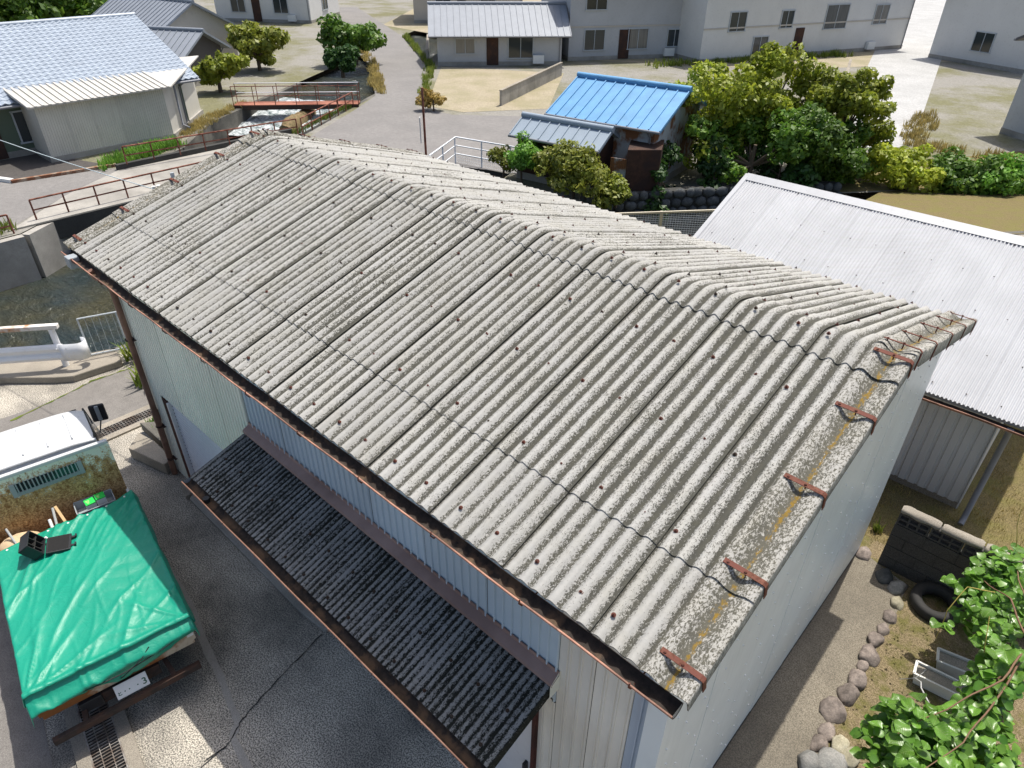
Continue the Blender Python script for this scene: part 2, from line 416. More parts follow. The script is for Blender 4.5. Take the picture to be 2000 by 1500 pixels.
leaf('leaf_bright', (0.09, 0.22, 0.02), (0.16, 0.30, 0.04))
leaf('leaf_yellow', (0.19, 0.25, 0.02), (0.33, 0.36, 0.04), trans=0.35)
leaf('leaf_olive', (0.14, 0.18, 0.02), (0.28, 0.29, 0.045), trans=0.3)
leaf('leaf_dark', (0.02, 0.06, 0.012), (0.05, 0.11, 0.02))
leaf('leaf_orange', (0.30, 0.22, 0.05), (0.40, 0.28, 0.08))
leaf('grass_dry', (0.22, 0.18, 0.06), (0.38, 0.30, 0.11), 0.7, 0.2)
leaf('grass_green', (0.09, 0.15, 0.02), (0.20, 0.22, 0.04), 0.6, 0.2)
t = NT('bark')
n1 = t.noise(22, 4, 0.65)
M['bark'] = t.done(t.mix(n1, (0.06, 0.045, 0.03), (0.17, 0.125, 0.085)), 0.9, n1, 0.6, 0.01)
t = NT('vine_stem')
n1 = t.noise(22, 4, 0.65)
M['vine_stem'] = t.done(t.mix(n1, (0.12, 0.06, 0.035), (0.22, 0.13, 0.07)), 0.8, n1, 0.5, 0.005)
t = NT('young_stem'); M['young_stem'] = t.done((0.42, 0.34, 0.08), 0.6)

# ------------------------------------------------------------------ mesh helpers
class MB:
    def __init__(s):
        s.v = []; s.f = []; s.sm = []; s.mi = []
    def add(s, vs, fs, smooth=False, mi=0):
        o = len(s.v)
        s.v.extend([tuple(q) for q in vs])
        for q in fs:
            s.f.append(tuple(i + o for i in q)); s.sm.append(smooth); s.mi.append(mi)
    def box(s, c, d, rz=0.0, mat=None, mi=0):
        hx, hy, hz = d[0] / 2, d[1] / 2, d[2] / 2
        vs = [Vector((x, y, z)) for x in (-hx, hx) for y in (-hy, hy) for z in (-hz, hz)]
        R = mat if mat is not None else Matrix.Rotation(rz, 3, 'Z')
        vs = [R @ q + Vector(c) for q in vs]
        s.add(vs, [(0, 1, 3, 2), (4, 6, 7, 5), (0, 4, 5, 1), (2, 3, 7, 6), (0, 2, 6, 4), (1, 5, 7, 3)], mi=mi)
        return s
    def tube(s, path, r, n=8, cap=True, smooth=True, mi=0):
        P = [Vector(q) for q in path]
        rs = r if isinstance(r, (list, tuple)) else [r] * len(P)
        rings = []
        a = None
        for i, q in enumerate(P):
            d = (P[min(i + 1, len(P) - 1)] - P[max(i - 1, 0)])
            if d.length < 1e-9:
                d = Vector((0, 0, 1))
            d.normalize()
            if a is None:
                a = d.orthogonal().normalized()
            else:
                a = (a - d * a.dot(d))
                a = a.normalized() if a.length > 1e-6 else d.orthogonal().normalized()
            b = d.cross(a)
            rings.append([q + (a * math.cos(2 * PI * k / n) + b * math.sin(2 * PI * k / n)) * rs[i] for k in range(n)])
        vs = [q for rg in rings for q in rg]
        fs = []
        for i in range(len(P) - 1):
            for k in range(n):
                fs.append((i * n + k, i * n + (k + 1) % n, (i + 1) * n + (k + 1) % n, (i + 1) * n + k))
        s.add(vs, fs, smooth, mi)
        if cap:
            s.add(rings[0], [tuple(range(n - 1, -1, -1))], mi=mi)
            s.add(rings[-1], [tuple(range(n))], mi=mi)
        return s
    def bar(s, a, b, w, h, upv=(0, 0, 1), mi=0):
        a = Vector(a); b = Vector(b)
        d = (b - a); L = d.length; d.normalize()
        side = d.cross(Vector(upv)).normalized(); u = side.cross(d)
        R = Matrix((d, side, u)).transposed()
        return s.box((a + b) / 2, (L, w, h), mat=R, mi=mi)
    def poly(s, pts, z=None, mi=0):
        vs = [(q[0], q[1], z if z is not None else q[2]) for q in pts]
        s.add(vs, [tuple(range(len(vs)))], mi=mi)
        return s
    def prism(s, pts, z0, z1, mi=0):
        n = len(pts)
        ar = sum(pts[i][0] * pts[(i + 1) % n][1] - pts[(i + 1) % n][0] * pts[i][1] for i in range(n))
        if ar < 0:
            pts = pts[::-1]
        vs = [(x, y, z0) for x, y in pts] + [(x, y, z1) for x, y in pts]
        fs = [tuple(range(n - 1, -1, -1)), tuple(range(n, 2 * n))]
        fs += [(i, (i + 1) % n, (i + 1) % n + n, i + n) for i in range(n)]
        s.add(vs, fs, mi=mi)
        return s
    def grid(s, rows, smooth=True, mi=0, flip=False):
        m = len(rows[0]); vs = [q for r in rows for q in r]; fs = []
        for i in range(len(rows) - 1):
            for j in range(m - 1):
                q = (i * m + j, i * m + j + 1, (i + 1) * m + j + 1, (i + 1) * m + j)
                fs.append(q[::-1] if flip else q)
        s.add(vs, fs, smooth, mi)
        return s
    def mesh(s, name, mats):
        me = bpy.data.meshes.new(name)
        me.from_pydata(s.v, [], s.f)
        me.polygons.foreach_set('use_smooth', s.sm)
        for q in (mats if isinstance(mats, (list, tuple)) else [mats]):
            me.materials.append(M[q])
        if len(set(s.mi)) > 1:
            me.polygons.foreach_set('material_index', s.mi)
        me.update()
        return me
    def build(s, name, mats, parent=None, world=True, bevel=0.0):
        o = bpy.data.objects.new(name, s.mesh(name, mats))
        return link(o, parent, world, bevel)

WM = {}
def link(o, parent=None, world=True, bevel=0.0):
    COL.objects.link(o)
    if parent is not None:
        o.parent = parent
        if world and parent.name in WM:
            o.matrix_parent_inverse = WM[parent.name].inverted()
    if bevel:
        b = o.modifiers.new('bevel', 'BEVEL'); b.width = bevel; b.segments = 2; b.limit_method = 'ANGLE'; b.angle_limit = math.radians(40)
    return o
def empty(name, loc, rz=0.0):
    o = bpy.data.objects.new(name, None)
    o.empty_display_size = 0.2
    COL.objects.link(o)
    o.location = loc; o.rotation_euler = (0, 0, rz)
    WM[o.name] = Matrix.Translation(loc) @ Matrix.Rotation(rz, 4, 'Z')
    return o
def tag(o, label, cat, group=None):
    o['label'] = label; o['category'] = cat
    if group:
        o['group'] = group
    return o
def struct(o):
    o['kind'] = 'structure'
    return o
def inst(name, me, parent, loc=(0, 0, 0), rot=(0, 0, 0), scale=None):
    o = bpy.data.objects.new(name, me)
    COL.objects.link(o)
    o.parent = parent
    if parent is not None and parent.name in WM:
        o.matrix_parent_inverse = WM[parent.name].inverted()
    o.location = loc; o.rotation_euler = rot
    if scale is not None:
        o.scale = scale
    return o
def lerp(a, b, t):
    return a + (b - a) * t
# ------------------------------------------------------------------ setting
B = -1.4          # level of the far banks
WL = -3.0         # river level
near_bank = [(-22, -16), (-14.15, -4.25), (-13.05, -2.95), (-12.75, -2.2), (-12.6, 2.0), (-12.2, 4.6), (-8.9, 8.7), (-6.9, 11.1), (2.0, 21.6), (60, 90)]
NB = near_bank
m = MB(); m.poly(NB + [(60, -60), (-22, -60)], 0.0)
ground = struct(m.build('ground', 'yard_concrete'))
m = MB(); m.poly([(1.3, -8), (12, -8), (12, 3.35), (0.3, 3.35), (0.3, 3.05), (1.3, 2.8)], 0.004)
struct(m.build('garden_soil', 'soil'))
m = MB(); m.poly([(-12.3, 3.354), (40, 3.354), (40, 60), (2.2, 21.4), (-6.7, 11.0), (-8.7, 8.6), (-12.0, 4.6)], 0.004)
struct(m.build('lawn', 'dry_lawn'))
m = MB(); m.poly([(0.30, -8), (1.33, -8), (1.33, 2.45), (1.2, 2.78), (0.62, 3.0), (0.30, 3.05)], 0.010)
struct(m.build('path', 'path_concrete'))
# left road: asphalt strip beside the drain
m = MB(); m.poly([(-10.1, -5.12), (-3.0, -6.36), (4, -7.2), (4, -40), (-21, -40), (-21, -15.5), (-14.3, -5.2), (-12.05, -4.55)], 0.004)
struct(m.build('road', 'asphalt'))
m = MB(); m.poly([(-11.95, -4.56), (-10.35, -5.07), (-10.36, -2.0), (-10.33, 3.3), (-11.9, 3.3), (-11.97, -2.1), (-12.05, -2.9), (-11.88, -3.7)], 0.005)
struct(m.build('driveway', 'asphalt'))
# smooth trowelled band and crack in the yard slab
def strip(pts, w, z, mat, name, jit=0.0):
    m = MB(); L = []; R = []
    for i, q in enumerate(pts):
        a = Vector(pts[max(i - 1, 0)]); b = Vector(pts[min(i + 1, len(pts) - 1)])
        d = (b - a).normalized(); nrm = Vector((-d.y, d.x))
        ww = w * (1 + random.uniform(-jit, jit)) / 2
        q = Vector(q)
        L.append((*(q + nrm * ww), z)); R.append((*(q - nrm * ww), z))
    for i in range(len(pts) - 1):
        m.add([R[i], R[i + 1], L[i + 1], L[i]], [(0, 1, 2, 3)])
    return m.build(name, mat)
def densify(pts, n, jit):
    out = []
    for a, b in zip(pts[:-1], pts[1:]):
        for k in range(n):
            t = k / n
            out.append((lerp(a[0], b[0], t) + random.uniform(-jit, jit), lerp(a[1], b[1], t) + random.uniform(-jit, jit)))
    return out + [pts[-1]]
struct(strip(densify([(-7.0, -3.95), (-5.44, -4.11), (-4.86, -4.25), (-4.41, -4.31), (-3.94, -4.41), (-3.65, -4.47), (-3.53, -4.60), (-2.4, -4.75), (-0.5, -4.95)], 4, 0.006), 0.085, 0.008, 'plain_concrete', 'trowelled_joint', 0.2))
struct(strip(densify([(-3.50, -4.95), (-3.48, -4.71), (-3.53, -4.58), (-3.62, -4.45), (-3.69, -4.22), (-3.81, -3.74), (-3.92, -3.16)], 7, 0.008), 0.012, 0.012, 'crack_dark', 'slab_crack', 0.5))
struct(strip(densify([(-3.52, -5.35), (-3.46, -5.05), (-3.48, -4.71)], 5, 0.008), 0.010, 0.012, 'crack_dark', 'slab_crack', 0.5))
m = MB(); m.prism([(-7.62, -2.96), (-7.45, -3.17), (-4.4, -3.17), (-3.9, -3.12), (-3.9, -2.96)], 0.0, 0.06)
struct(m.build('apron', 'plain_concrete', bevel=0.01))
m = MB(); m.prism([(-7.85, -3.13), (-7.50, -3.20), (-7.52, -2.96), (-7.75, -2.96)], 0.0, 0.09)
tag(m.build('threshold_wedge', 'kerb_concrete', bevel=0.012), 'small pale concrete wedge at the foot of the dark red door post', 'concrete wedge')

# far banks
west = [(-26.0, -60), (-25.5, -3.0), (-25.6, -0.6), (-26.5, 0.7), (-30.6, 5.4), (-31.9, 7.8), (-35.4, 10.9), (-37.7, 14.5), (-41, 20), (-60, 50), (-150, 190)]
m = MB(); m.poly(west + [(-420, 190), (-420, -60)], B)
struct(m.build('far_bank_west', 'far_ground'))
east = [(-150, 192), (-56, 52), (-36, 24), (-32.8, 18.4), (-31.7, 16.5), (-29.4, 12.7), (-24.5, 11.9), (-19.9, 12.4), (-21.1, 15.2), (-18.2, 15.7), (-17.8, 14.4), (-13.6, 14.7), (-11.2, 18.2), (-7.2, 23.0), (2, 34), (55, 100)]
m = MB(); m.poly(east[::-1] + [(-150, 400), (400, 400), (400, 100)][::-1] if False else [(400, 400), (-150, 400)] + east + [(400, 100)], B)
struct(m.build('far_bank_east', 'far_ground'))
m = MB(); m.poly([(-150, -80), (150, -80), (150, 220), (-150, 220)], WL)
struct(m.build('river_water', 'water'))
# upstream pool above the weir
m = MB()
rows = []
for i in range(13):
    t = i / 12
    drop = 0.75 * (0.5 - 0.5 * math.cos(PI * min(1, max(0, (t - 0.1) / 0.8))))
    a = Vector((-39.6, 17.9)); b = Vector((-33.8, 20.6)); d = Vector((3.3, -4.2))
    rows.append([(lerp(a.x, b.x, j / 16) + d.x * t, lerp(a.y, b.y, j / 16) + d.y * t, -1.75 - drop + 0.10 * mnoise.noise((i * 0.7, j * 0.9, 3))) for j in range(17)])
m.grid(rows)
struct(m.build('weir_rapid', 'white_water'))
m = MB(); m.poly([(-39.6, 17.9), (-33.8, 20.6), (-37, 27), (-57, 55), (-63, 55), (-42.5, 22)], -1.75)
struct(m.build('pool_water', 'water'))
# retaining walls of the river, one object each
def bankwall(pts, top, bot, th, mat, name, label, cap=None, out=1):
    m = MB()
    for a, b in zip(pts[:-1], pts[1:]):
        a2 = Vector(a); b2 = Vector(b); d = (b2 - a2).normalized(); nr = Vector((-d.y, d.x)) * th * out
        e = d * 0.0
        q = [a2 - e, b2 + e, b2 + e + nr, a2 - e + nr]
        m.prism([tuple(k) for k in q], bot, top)
    return tag(m.build(name, mat), label, 'retaining wall')
bankwall(NB[:9], -0.012, -3.3, 0.3, 'wet_concrete', 'retaining_wall', 'concrete river wall below the white guard rail on the near bank', out=1)
bankwall([(-26.0, -40), (-25.5, -3.0), (-25.6, -0.6), (-26.5, 0.7), (-30.6, 5.4)], B - 0.03, -3.3, 0.3, 'plain_concrete', 'retaining_wall', 'pale streaked concrete river wall left of the bridge opening', out=-1)
bankwall([(-30.7, 5.5), (-31.9, 7.8), (-35.4, 10.9), (-37.7, 14.5), (-41, 20)], B + 0.012, -3.3, 0.3, 'wet_concrete', 'retaining_wall', 'dark stained river wall beside the cream riverside shed', out=-1)
bankwall([(-36, 24), (-32.8, 18.4), (-31.7, 16.5), (-29.4, 12.7)], B - 0.012, -3.3, 0.3, 'wet_concrete', 'retaining_wall', 'river wall under the road edge upstream of the bridge', out=-1)

# roads on the far banks
m = MB(); m.poly([(-20.6, 14.9), (-17.0, 16.4), (-18.5, 21.5), (-24.2, 24.0), (-27.6, 21.2), (-30.4, 21.0), (-39.5, 29.8), (-53, 38.6), (-75, 50), (-78, 46), (-58, 35.5), (-42.3, 27.0), (-34.4, 21.2), (-32.2, 18.0), (-29.1, 13.0), (-25, 12.2), (-21.0, 12.6)][::-1], B + 0.006)
struct(m.build('far_road', 'asphalt_far'))
m = MB(); m.poly([(-30.2, 21.6), (-27.6, 22.0), (-24.8, 26.0), (-31, 35), (-38.8, 30.6)], B + 0.01)
struct(m.build('gravel_lot', 'gravel_beige'))
m = MB(); m.poly([(-28.6, 1.9), (-30.4, 4.7), (-31.7, 3.9), (-31.7, 1.1), (-33, 0.4), (-60, -6), (-60, -30), (-26.3, -30), (-26.2, -0.9)], B + 0.006)
struct(m.build('bank_road', 'asphalt_far'))
m = MB(); m.poly([(-31.75, 4.4), (-31.75, 1.25), (-33, 0.6), (-60, -5.2), (-60, 3), (-34, 3.6)], B + 0.012)
struct(m.build('dark_lot', 'asphalt_dark'))
m = MB(); m.bar((-31.65, 0.9, B + 0.06), (-31.0, 4.7, B + 0.06), 0.16, 0.12)
struct(m.build('lot_kerb', 'rail_tan'))
m = MB(); m.bar((-31.7, 0.95, B + 0.07), (-36.5, -1.2, B + 0.07), 0.2, 0.14)
struct(m.build('lot_kerb', 'trim_white'))
m = MB(); m.poly([(-9.9, 29.4), (-7.6, 31.9), (-9.0, 40), (-26.6, 117), (-33.5, 113), (-12.5, 38)], B + 0.008)
struct(m.build('lane', 'lane_concrete'))
m = MB(); m.poly([(-7.2, 23.2), (2, 34.2), (30, 70), (20, 75), (-4, 34), (-8.5, 26)], B + 0.006)
struct(m.build('meadow', 'dry_lawn'))
m = MB(); m.add([(-5.2, 13.2, 0.0), (2.0, 21.7, 0.002), (60, 90.1, 0.002), (55, 99.9, B + 0.01), (2, 33.9, B + 0.01), (-6.0, 24.5, B + 0.01)], [(0, 1, 2, 3, 4, 5)])
struct(m.build('bank_slope', 'dry_lawn'))
# kerb along the near bank under the guard rail
m = MB(); m.prism([(-22.3, -15.6), (-21.6, -16.0), (-13.15, -4.1), (-12.45, -3.42), (-12.24, -3.15), (-12.15, -2.28), (-12.4, -2.2), (-12.72, -2.2), (-13.02, -2.92), (-14.1, -4.2)], 0.0, 0.15)
struct(m.build('kerb', 'kerb_concrete', bevel=0.02))
# mossy seam on the driveway
struct(strip(densify([(-11.75, -4.4), (-11.87, -3.71), (-12.04, -2.92), (-11.97, -2.14)], 9, 0.015), 0.035, 0.012, 'grass_green', 'moss_seam', 0.9))

# ------------------------------------------------------------------ warehouse
RZ = 4.7
TH = math.atan(0.298)
CT, SN = math.cos(TH), math.sin(TH)
def RP(x, s, h, side):
    return (x, side * (s * CT + h * SN), RZ - s * SN + h * CT)
wh = empty('warehouse', (-3.9, 0, 0))
tag(wh, 'grey warehouse under a mossy corrugated cement roof, in the middle of the picture', 'warehouse')
SE, SM, SR = 3.289, 2.526, 0.333
XN, XF = 0.738, -9.145
AMP = 0.0195
def wave(x):
    return AMP * math.cos(2 * PI * (x - 0.07) / 0.13)
TK = 0.016
def slab_sheet(x0, x1, prof, lift, nseg, wv=wave, tk=TK):
    """corrugated slab: prof = list of (function of h -> point) rows"""
    m = MB()
    xs = [x0 + (x1 - x0) * i / nseg for i in range(nseg + 1)]
    def hh(x):
        return wv(x) + lift * (x - x0) / (x1 - x0)
    top = [[p(x, hh(x)) for x in xs] for p in prof]
    bot = [[p(x, hh(x) - tk) for x in xs] for p in prof]
    return m, xs, top, bot
def finish_slab(m, top, bot, flip):
    m.grid(top, True, flip=flip)
    m.grid(bot, True, flip=not flip)
    n = len(top[0])
    for rt_, rb in ((top[0], bot[0]), (top[-1], bot[-1])):
        for i in range(n - 1):
            m.add([rt_[i], rt_[i + 1], rb[i + 1], rb[i]], [(0, 1, 2, 3)])
    for j in (0, n - 1):
        for i in range(len(top) - 1):
            m.add([top[i][j], top[i + 1][j], bot[i + 1][j], bot[i][j]], [(0, 1, 2, 3)])
roofs = {}
for side in (-1, 1):
    # deck board under the sheets so that no light passes
    m = MB()
    c0 = -0.05
    q = [RP(XF + 0.06, 0.0, c0, side), RP(XN - 0.06, 0.0, c0, side), RP(XN - 0.06, SE - 0.10, c0, side), RP(XF + 0.06, SE - 0.10, c0, side)]
    q2 = [(a[0], a[1], a[2] - 0.03) for a in q]
    m.add(q + q2, [(0, 1, 2, 3), (7, 6, 5, 4), (0, 4, 5, 1), (1, 5, 6, 2), (2, 6, 7, 3), (3, 7, 4, 0)])
    rf = m.build('roof_slope', 'dark_concrete', wh)
    rf['label'] = 'roof slope facing the yard' if side < 0 else 'roof slope facing the white roofed shed'
    roofs[side] = rf
    flip = side > 0
    # courses: eave course and upper course
    for (sa, sb, off_a, off_b) in ((SE, SM - 0.12, 0.0, 0.0), (SM, 0.18, 0.0095, 0.0)):
        def row(s, off):
            return lambda x, h: RP(x, s, h + off, side)
        def make(x0, x1):
            n = max(8, int(round((x1 - x0) / 0.01625)))
            nr = 5
            prof = [row(lerp(sa, sb, k / nr), lerp(off_a, off_b, k / nr)) for k in range(nr + 1)]
            m, xs, top, bot = slab_sheet(x0, x1, prof, 0.025, n)
            finish_slab(m, top, bot, flip)
            return m.mesh('roof_sheet', 'slate')
        me = make(-0.885, 0.008)
        for k in range(11):
            o = inst('roof_sheet', me, rf, (-0.78 * k, 0, 0.0))
            o.location.z += random.uniform(-0.0015, 0.0015)
            o.rotation_euler = (0, 0, random.uniform(-0.0006, 0.0006))
        inst('roof_sheet', make(-0.105, 0.465), rf)
        inst('roof_sheet', make(-8.88, -8.572), rf)
    # bolts in purlin rows
    mb = MB()
    nrm = Vector((0, side * SN, CT))
    def bolt_mesh(s):
        b = MB()
        p0 = Vector(RP(0, s, AMP + 0.013, side))
        b.tube([p0, p0 + nrm * 0.005], 0.0175, 10)
        b.tube([p0 + nrm * 0.005, p0 + nrm * 0.014], 0.011, 6, smooth=False)
        b.tube([p0 + nrm * 0.014, p0 + nrm * 0.024], 0.005, 6)
        return b
    for s in (0.09, 0.78, 1.575, 2.37, 3.12):
        hh = 0.022 if s < 0.2 else 0
        b1 = bolt_mesh(s).mesh('bolt', 'rust_bolt'); b2 = bolt_mesh(s).mesh('bolt', 'dark_bolt')
        xs = [0.07] + [-0.19 - 0.39 * k for k in range(23)]
        for x in xs:
            dx = random.choice((0, 0, 0, 0.006, -0.006))
            inst('bolt', b1 if random.random() < (0.85 if x > -4 else 0.35) else b2, rf, (x + dx, 0, hh + random.uniform(-0.002, 0.003)))
# ridge caps, shaped over the ridge
def ridge_pt(x, y, h):
    z = RZ + 0.013 - 0.298 * math.sqrt(y * y + 0.075 ** 2) + h
    return (x, y, z)
RY = SR * CT
ys = [-RY, -0.26, -0.2, -0.14, -0.09, -0.05, -0.02, 0, 0.02, 0.05, 0.09, 0.14, 0.2, 0.26, RY]
m_ = MB(); m_.box(((XN + XF) / 2, 0, RZ - 0.06), (XN - XF - 0.14, 0.1, 0.04))
ridge = m_.build('ridge', 'dark_concrete', wh)
def ridge_mesh(x0, x1):
    n = max(8, int(round((x1 - x0) / 0.01625)))
    prof = [(lambda x, h, y=y: ridge_pt(x, y, h + 0.002)) for y in ys]
    m, xs, top, bot = slab_sheet(x0, x1, prof, 0.025, n)
    finish_slab(m, top, bot, False)
    return m.mesh('ridge_cap', 'slate')
me = ridge_mesh(-0.885, 0.008)
for k in range(11):
    o = inst('ridge_cap', me, ridge, (-0.78 * k, 0, random.uniform(-0.002, 0.004)))
inst('ridge_cap', ridge_mesh(-0.105, 0.465), ridge)
inst('ridge_cap', ridge_mesh(-8.88, -8.572), ridge)
# verge caps (L shaped edge pieces)
VP = [(0.393, -0.006), (0.408, 0.012), (0.433, 0.036), (0.458, 0.045), (0.483, 0.038), (0.513, 0.014), (0.545, -0.008), (0.58, -0.014), (0.615, -0.006), (0.65, 0.016), (0.68, 0.029), (0.712, 0.033), (0.731, 0.029), (0.738, 0.018), (0.739, -0.105)]
def verge(side, sa, sb, offa, offb, far):
    m = MB()
    rows_t = []; rows_b = []
    for (s, off) in ((sa, offa), (sb, offb)):
        a = []; b = []
        for i, (x, h) in enumerate(VP):
            xx = x if not far else (XF + (XN - x))
            last = i == len(VP) - 1
            a.append(RP(xx, s, h + off + 0.012, side))
            xi = xx + (-0.009 if not far else 0.009) if i >= len(VP) - 3 else xx
            b.append(RP(xi, s, h + off + 0.012 - (0.009 if not last else 0.0), side))
        rows_t.append(a); rows_b.append(b)
    fl = (side < 0) if far else (side > 0)
    m.grid(rows_t, True, flip=fl); m.grid(rows_b, True, flip=not fl)
    for k in (0, 1):
        for i in range(len(VP) - 1):
            m.add([rows_t[k][i], rows_t[k][i + 1], rows_b[k][i + 1], rows_b[k][i]], [(0, 1, 2, 3)])
    for j in (0, len(VP) - 1):
        m.add([rows_t[0][j], rows_t[1][j], rows_b[1][j], rows_b[0][j]], [(0, 1, 2, 3)])
    o = m.build('verge_cap', 'slate_verge', roofs[side])
    md = o.modifiers.new('es', 'EDGE_SPLIT'); md.split_angle = math.radians(50)
for far in (False, True):
    for side in (-1, 1):
        if side < 0 or far:
            verge(side, SE + 0.01, SM - 0.10, 0.0, 0.0, far)
            verge(side, SM + 0.01, 0.30, 0.013, 0.004, far)
        else:
            for a, b in ((SE + 0.01, 2.45), (2.52, 1.68), (1.75, 0.92), (0.99, 0.3)):
                verge(side, a, b, 0.012, 0.0, far)
        verge(side, 0.345, 0.0, 0.024, 0.008, far)
# steel straps over the verge caps
for far in (False, True):
    for side in (-1, 1):
        for s in (3.13, 2.39, 1.57, 0.77, 0.10):
            m = MB()
            sg = -1 if far else 1
            ex = XF - 0.006 if far else XN + 0.006
            ix = ex - sg * 0.30
            h = 0.062 + (0.012 if s < 2.5 else 0) + (0.01 if s < 0.3 else 0)
            w = 0.019
            path = [(ix, h), (ex - sg * 0.02, h - 0.004), (ex, h - 0.02), (ex, h - 0.175)]
            for (xa, ha), (xb, hb) in zip(path[:-1], path[1:]):
                vs = []
                for (xx, h_) in ((xa, ha), (xb, hb)):
                    d = Vector((xb - xa, hb - ha)).normalized(); nn = Vector((-d.y, d.x)) * 0.0028
                    for sgn in (1, -1):
                        for ds in (-w, w):
                            vs.append(RP(xx + nn.x * sgn, s + ds, h_ + nn.y * sgn, side))
                m.add(vs, [(0, 1, 5, 4), (2, 6, 7, 3), (0, 4, 6, 2), (1, 3, 7, 5), (0, 2, 3, 1), (4, 5, 7, 6)])
            nrm = Vector((0, side * SN, CT))
            for xx in (ix + sg * 0.03, ix + sg * 0.155):
                p0 = Vector(RP(xx, s, h, side))
                m.tube([p0 - nrm * 0.05, p0 + nrm * 0.012], 0.006, 6)
                m.tube([p0 + nrm * 0.002, p0 + nrm * 0.009], 0.011, 6, smooth=False)
            m.build('verge_strap', 'rust_clamp', roofs[side])
# ---- walls
WX0, WX1, WY = -8.4, 0.55, 2.95
m = MB()
zt = RZ - WY * 0.298 - 0.06
core = [(WX0 + 0.03, -WY + 0.03), (WX1 - 0.03, -WY + 0.03), (WX1 - 0.03, WY - 0.03), (WX0 + 0.03, WY - 0.03)]
m.prism(core, 0.0, zt - 0.03)
for x in (WX0 + 0.03, WX1 - 0.03):
    a = [(x, -WY + 0.03, zt - 0.03), (x, WY - 0.03, zt - 0.03), (x, 0, RZ - 0.13)]
    m.add(a, [(0, 1, 2) if x > 0 else (2, 1, 0)])
wall = m.build('wall', 'wall_dark', wh)
# gable sheets
for nm, x, sgn, mt in (('gable_wall', WX1, 1, 'gable_paint'), ('gable_wall', WX0, -1, 'siding_cream')):
    m = MB()
    pts = [(-WY - 0.012, 0.055), (WY + 0.012, 0.055), (WY + 0.012, zt), (0, RZ - 0.11), (-WY - 0.012, zt)]
    vs = [(x, y, z) for y, z in pts] + [(x - sgn * 0.02, y, z) for y, z in pts]
    f1 = (0, 1, 2, 3, 4); f2 = (9, 8, 7, 6, 5)
    m.add(vs, [f1 if sgn > 0 else f1[::-1], f2 if sgn > 0 else f2[::-1]] + [(i, (i + 1) % 5, (i + 1) % 5 + 5, i + 5) for i in range(5)])
    gw = m.build(nm, mt, wh)
    if sgn > 0:
        for k in range(7):
            ya = lerp(-WY - 0.014, WY + 0.014, k / 7) + 0.003; yb = lerp(-WY - 0.014, WY + 0.014, (k + 1) / 7) - 0.003
            top_ = lambda y: RZ - 0.105 - abs(y) * 0.298
            yy = [ya] + ([0.0] if ya < 0 < yb else []) + [yb]
            o_ = 0.004 + 0.0025 * (k % 2)
            ms = MB()
            v_ = [(x + o_, y, 0.06) for y in (ya, yb)] + [(x + o_, y, top_(y)) for y in yy[::-1]]
            ms.add(v_, [tuple(range(len(v_)))])
            for y in (ya, yb):
                ms.add([(x + o_, y, 0.06), (x + o_, y, top_(y)), (x + 0.001, y, top_(y)), (x + 0.001, y, 0.06)], [(0, 1, 2, 3)])
            ms.build('gable_sheet', mt, gw)
        m = MB()
        zr = 0.16; r = 0
        while zr < RZ - 0.2:
            ymax = WY - 0.1 if zr < zt - 0.1 else max(0, (RZ - 0.2 - zr) / 0.298)
            y = -WY + 0.12 + (0.1 if r % 2 else 0)
            while y < WY - 0.05:
                if abs(y) < ymax and random.random() < 0.93:
                    yy = y + random.uniform(-0.02, 0.02); zz = zr + random.uniform(-0.02, 0.02)
                    m.tube([(x + 0.003, yy, zz), (x + 0.014, yy, zz)], [0.010, 0.007], 6)
                y += 0.30
            zr += 0.30; r += 1
        o = m.build('screw_heads', 'trim_white', gw); o['kind'] = 'stuff'  # heads coloured white to stand in for their glints
m = MB(); m.box((WX1 - 0.035, 0, 0.03), (0.09, 2 * WY - 0.02, 0.06))
m.build('plinth', 'dark_concrete', wh)
# corner trims
m = MB(); m.box((WX1 - 0.055, -WY - 0.018, zt / 2), (0.15, 0.02, zt - 0.06)); m.box((WX1 + 0.0085, -WY + 0.03, zt / 2), (0.012, 0.10, zt - 0.06))
m.build('corner_trim', 'gable_paint', wh)
# long wall siding in separate sheets
def siding(x0, x1, z0, z1, y, mat, kind, parent, pitch=0.09, name='siding_sheet', sgn=-1):
    m = MB()
    n = max(1, int(round((x1 - x0) / pitch)))
    pw = (x1 - x0) / n
    prof = []
    for i in range(n):
        a = x0 + i * pw
        if kind == 'rib':
            prof += [(a, 0), (a + pw * 0.80, 0), (a + pw * 0.82, 0.018), (a + pw * 0.96, 0.018)]
        elif kind == 'groove':
            prof += [(a, 0.022), (a + pw * 0.62, 0.022), (a + pw * 0.68, 0.0), (a + pw * 0.94, 0.0)]
        else:
            prof += [(a, 0.0), (a + pw * 0.62, 0.0), (a + pw * 0.66, 0.011), (a + pw * 0.72, 0.011), (a + pw * 0.76, 0.0), (a + pw * 0.84, 0.0), (a + pw * 0.87, 0.009), (a + pw * 0.96, 0.009)]
    prof.append((x1, prof[0][1]))
    rows = [[(x, y + sgn * h, z) for x, h in prof] for z in (z0, z1)]
    m.grid(rows, False)
    return m.build(name, mat, parent)
def sheets(x0, x1, z0, z1, mat, kind, w=0.9, pitch=0.09, gap=0.002):
    n = max(1, int(round((x1 - x0) / w)))
    for i in range(n):
        a = lerp(x0, x1, i / n); b = lerp(x0, x1, (i + 1) / n)
        siding(a + gap, b - gap, z0, z1, -WY + (0.0 if i % 2 else -0.002), mat, kind, wall, pitch)
SH1 = (-7.58, -5.30, 1.72)
sheets(WX0, -7.84, 0.03, zt, 'siding_cream', 'groove', 0.55, 0.075)
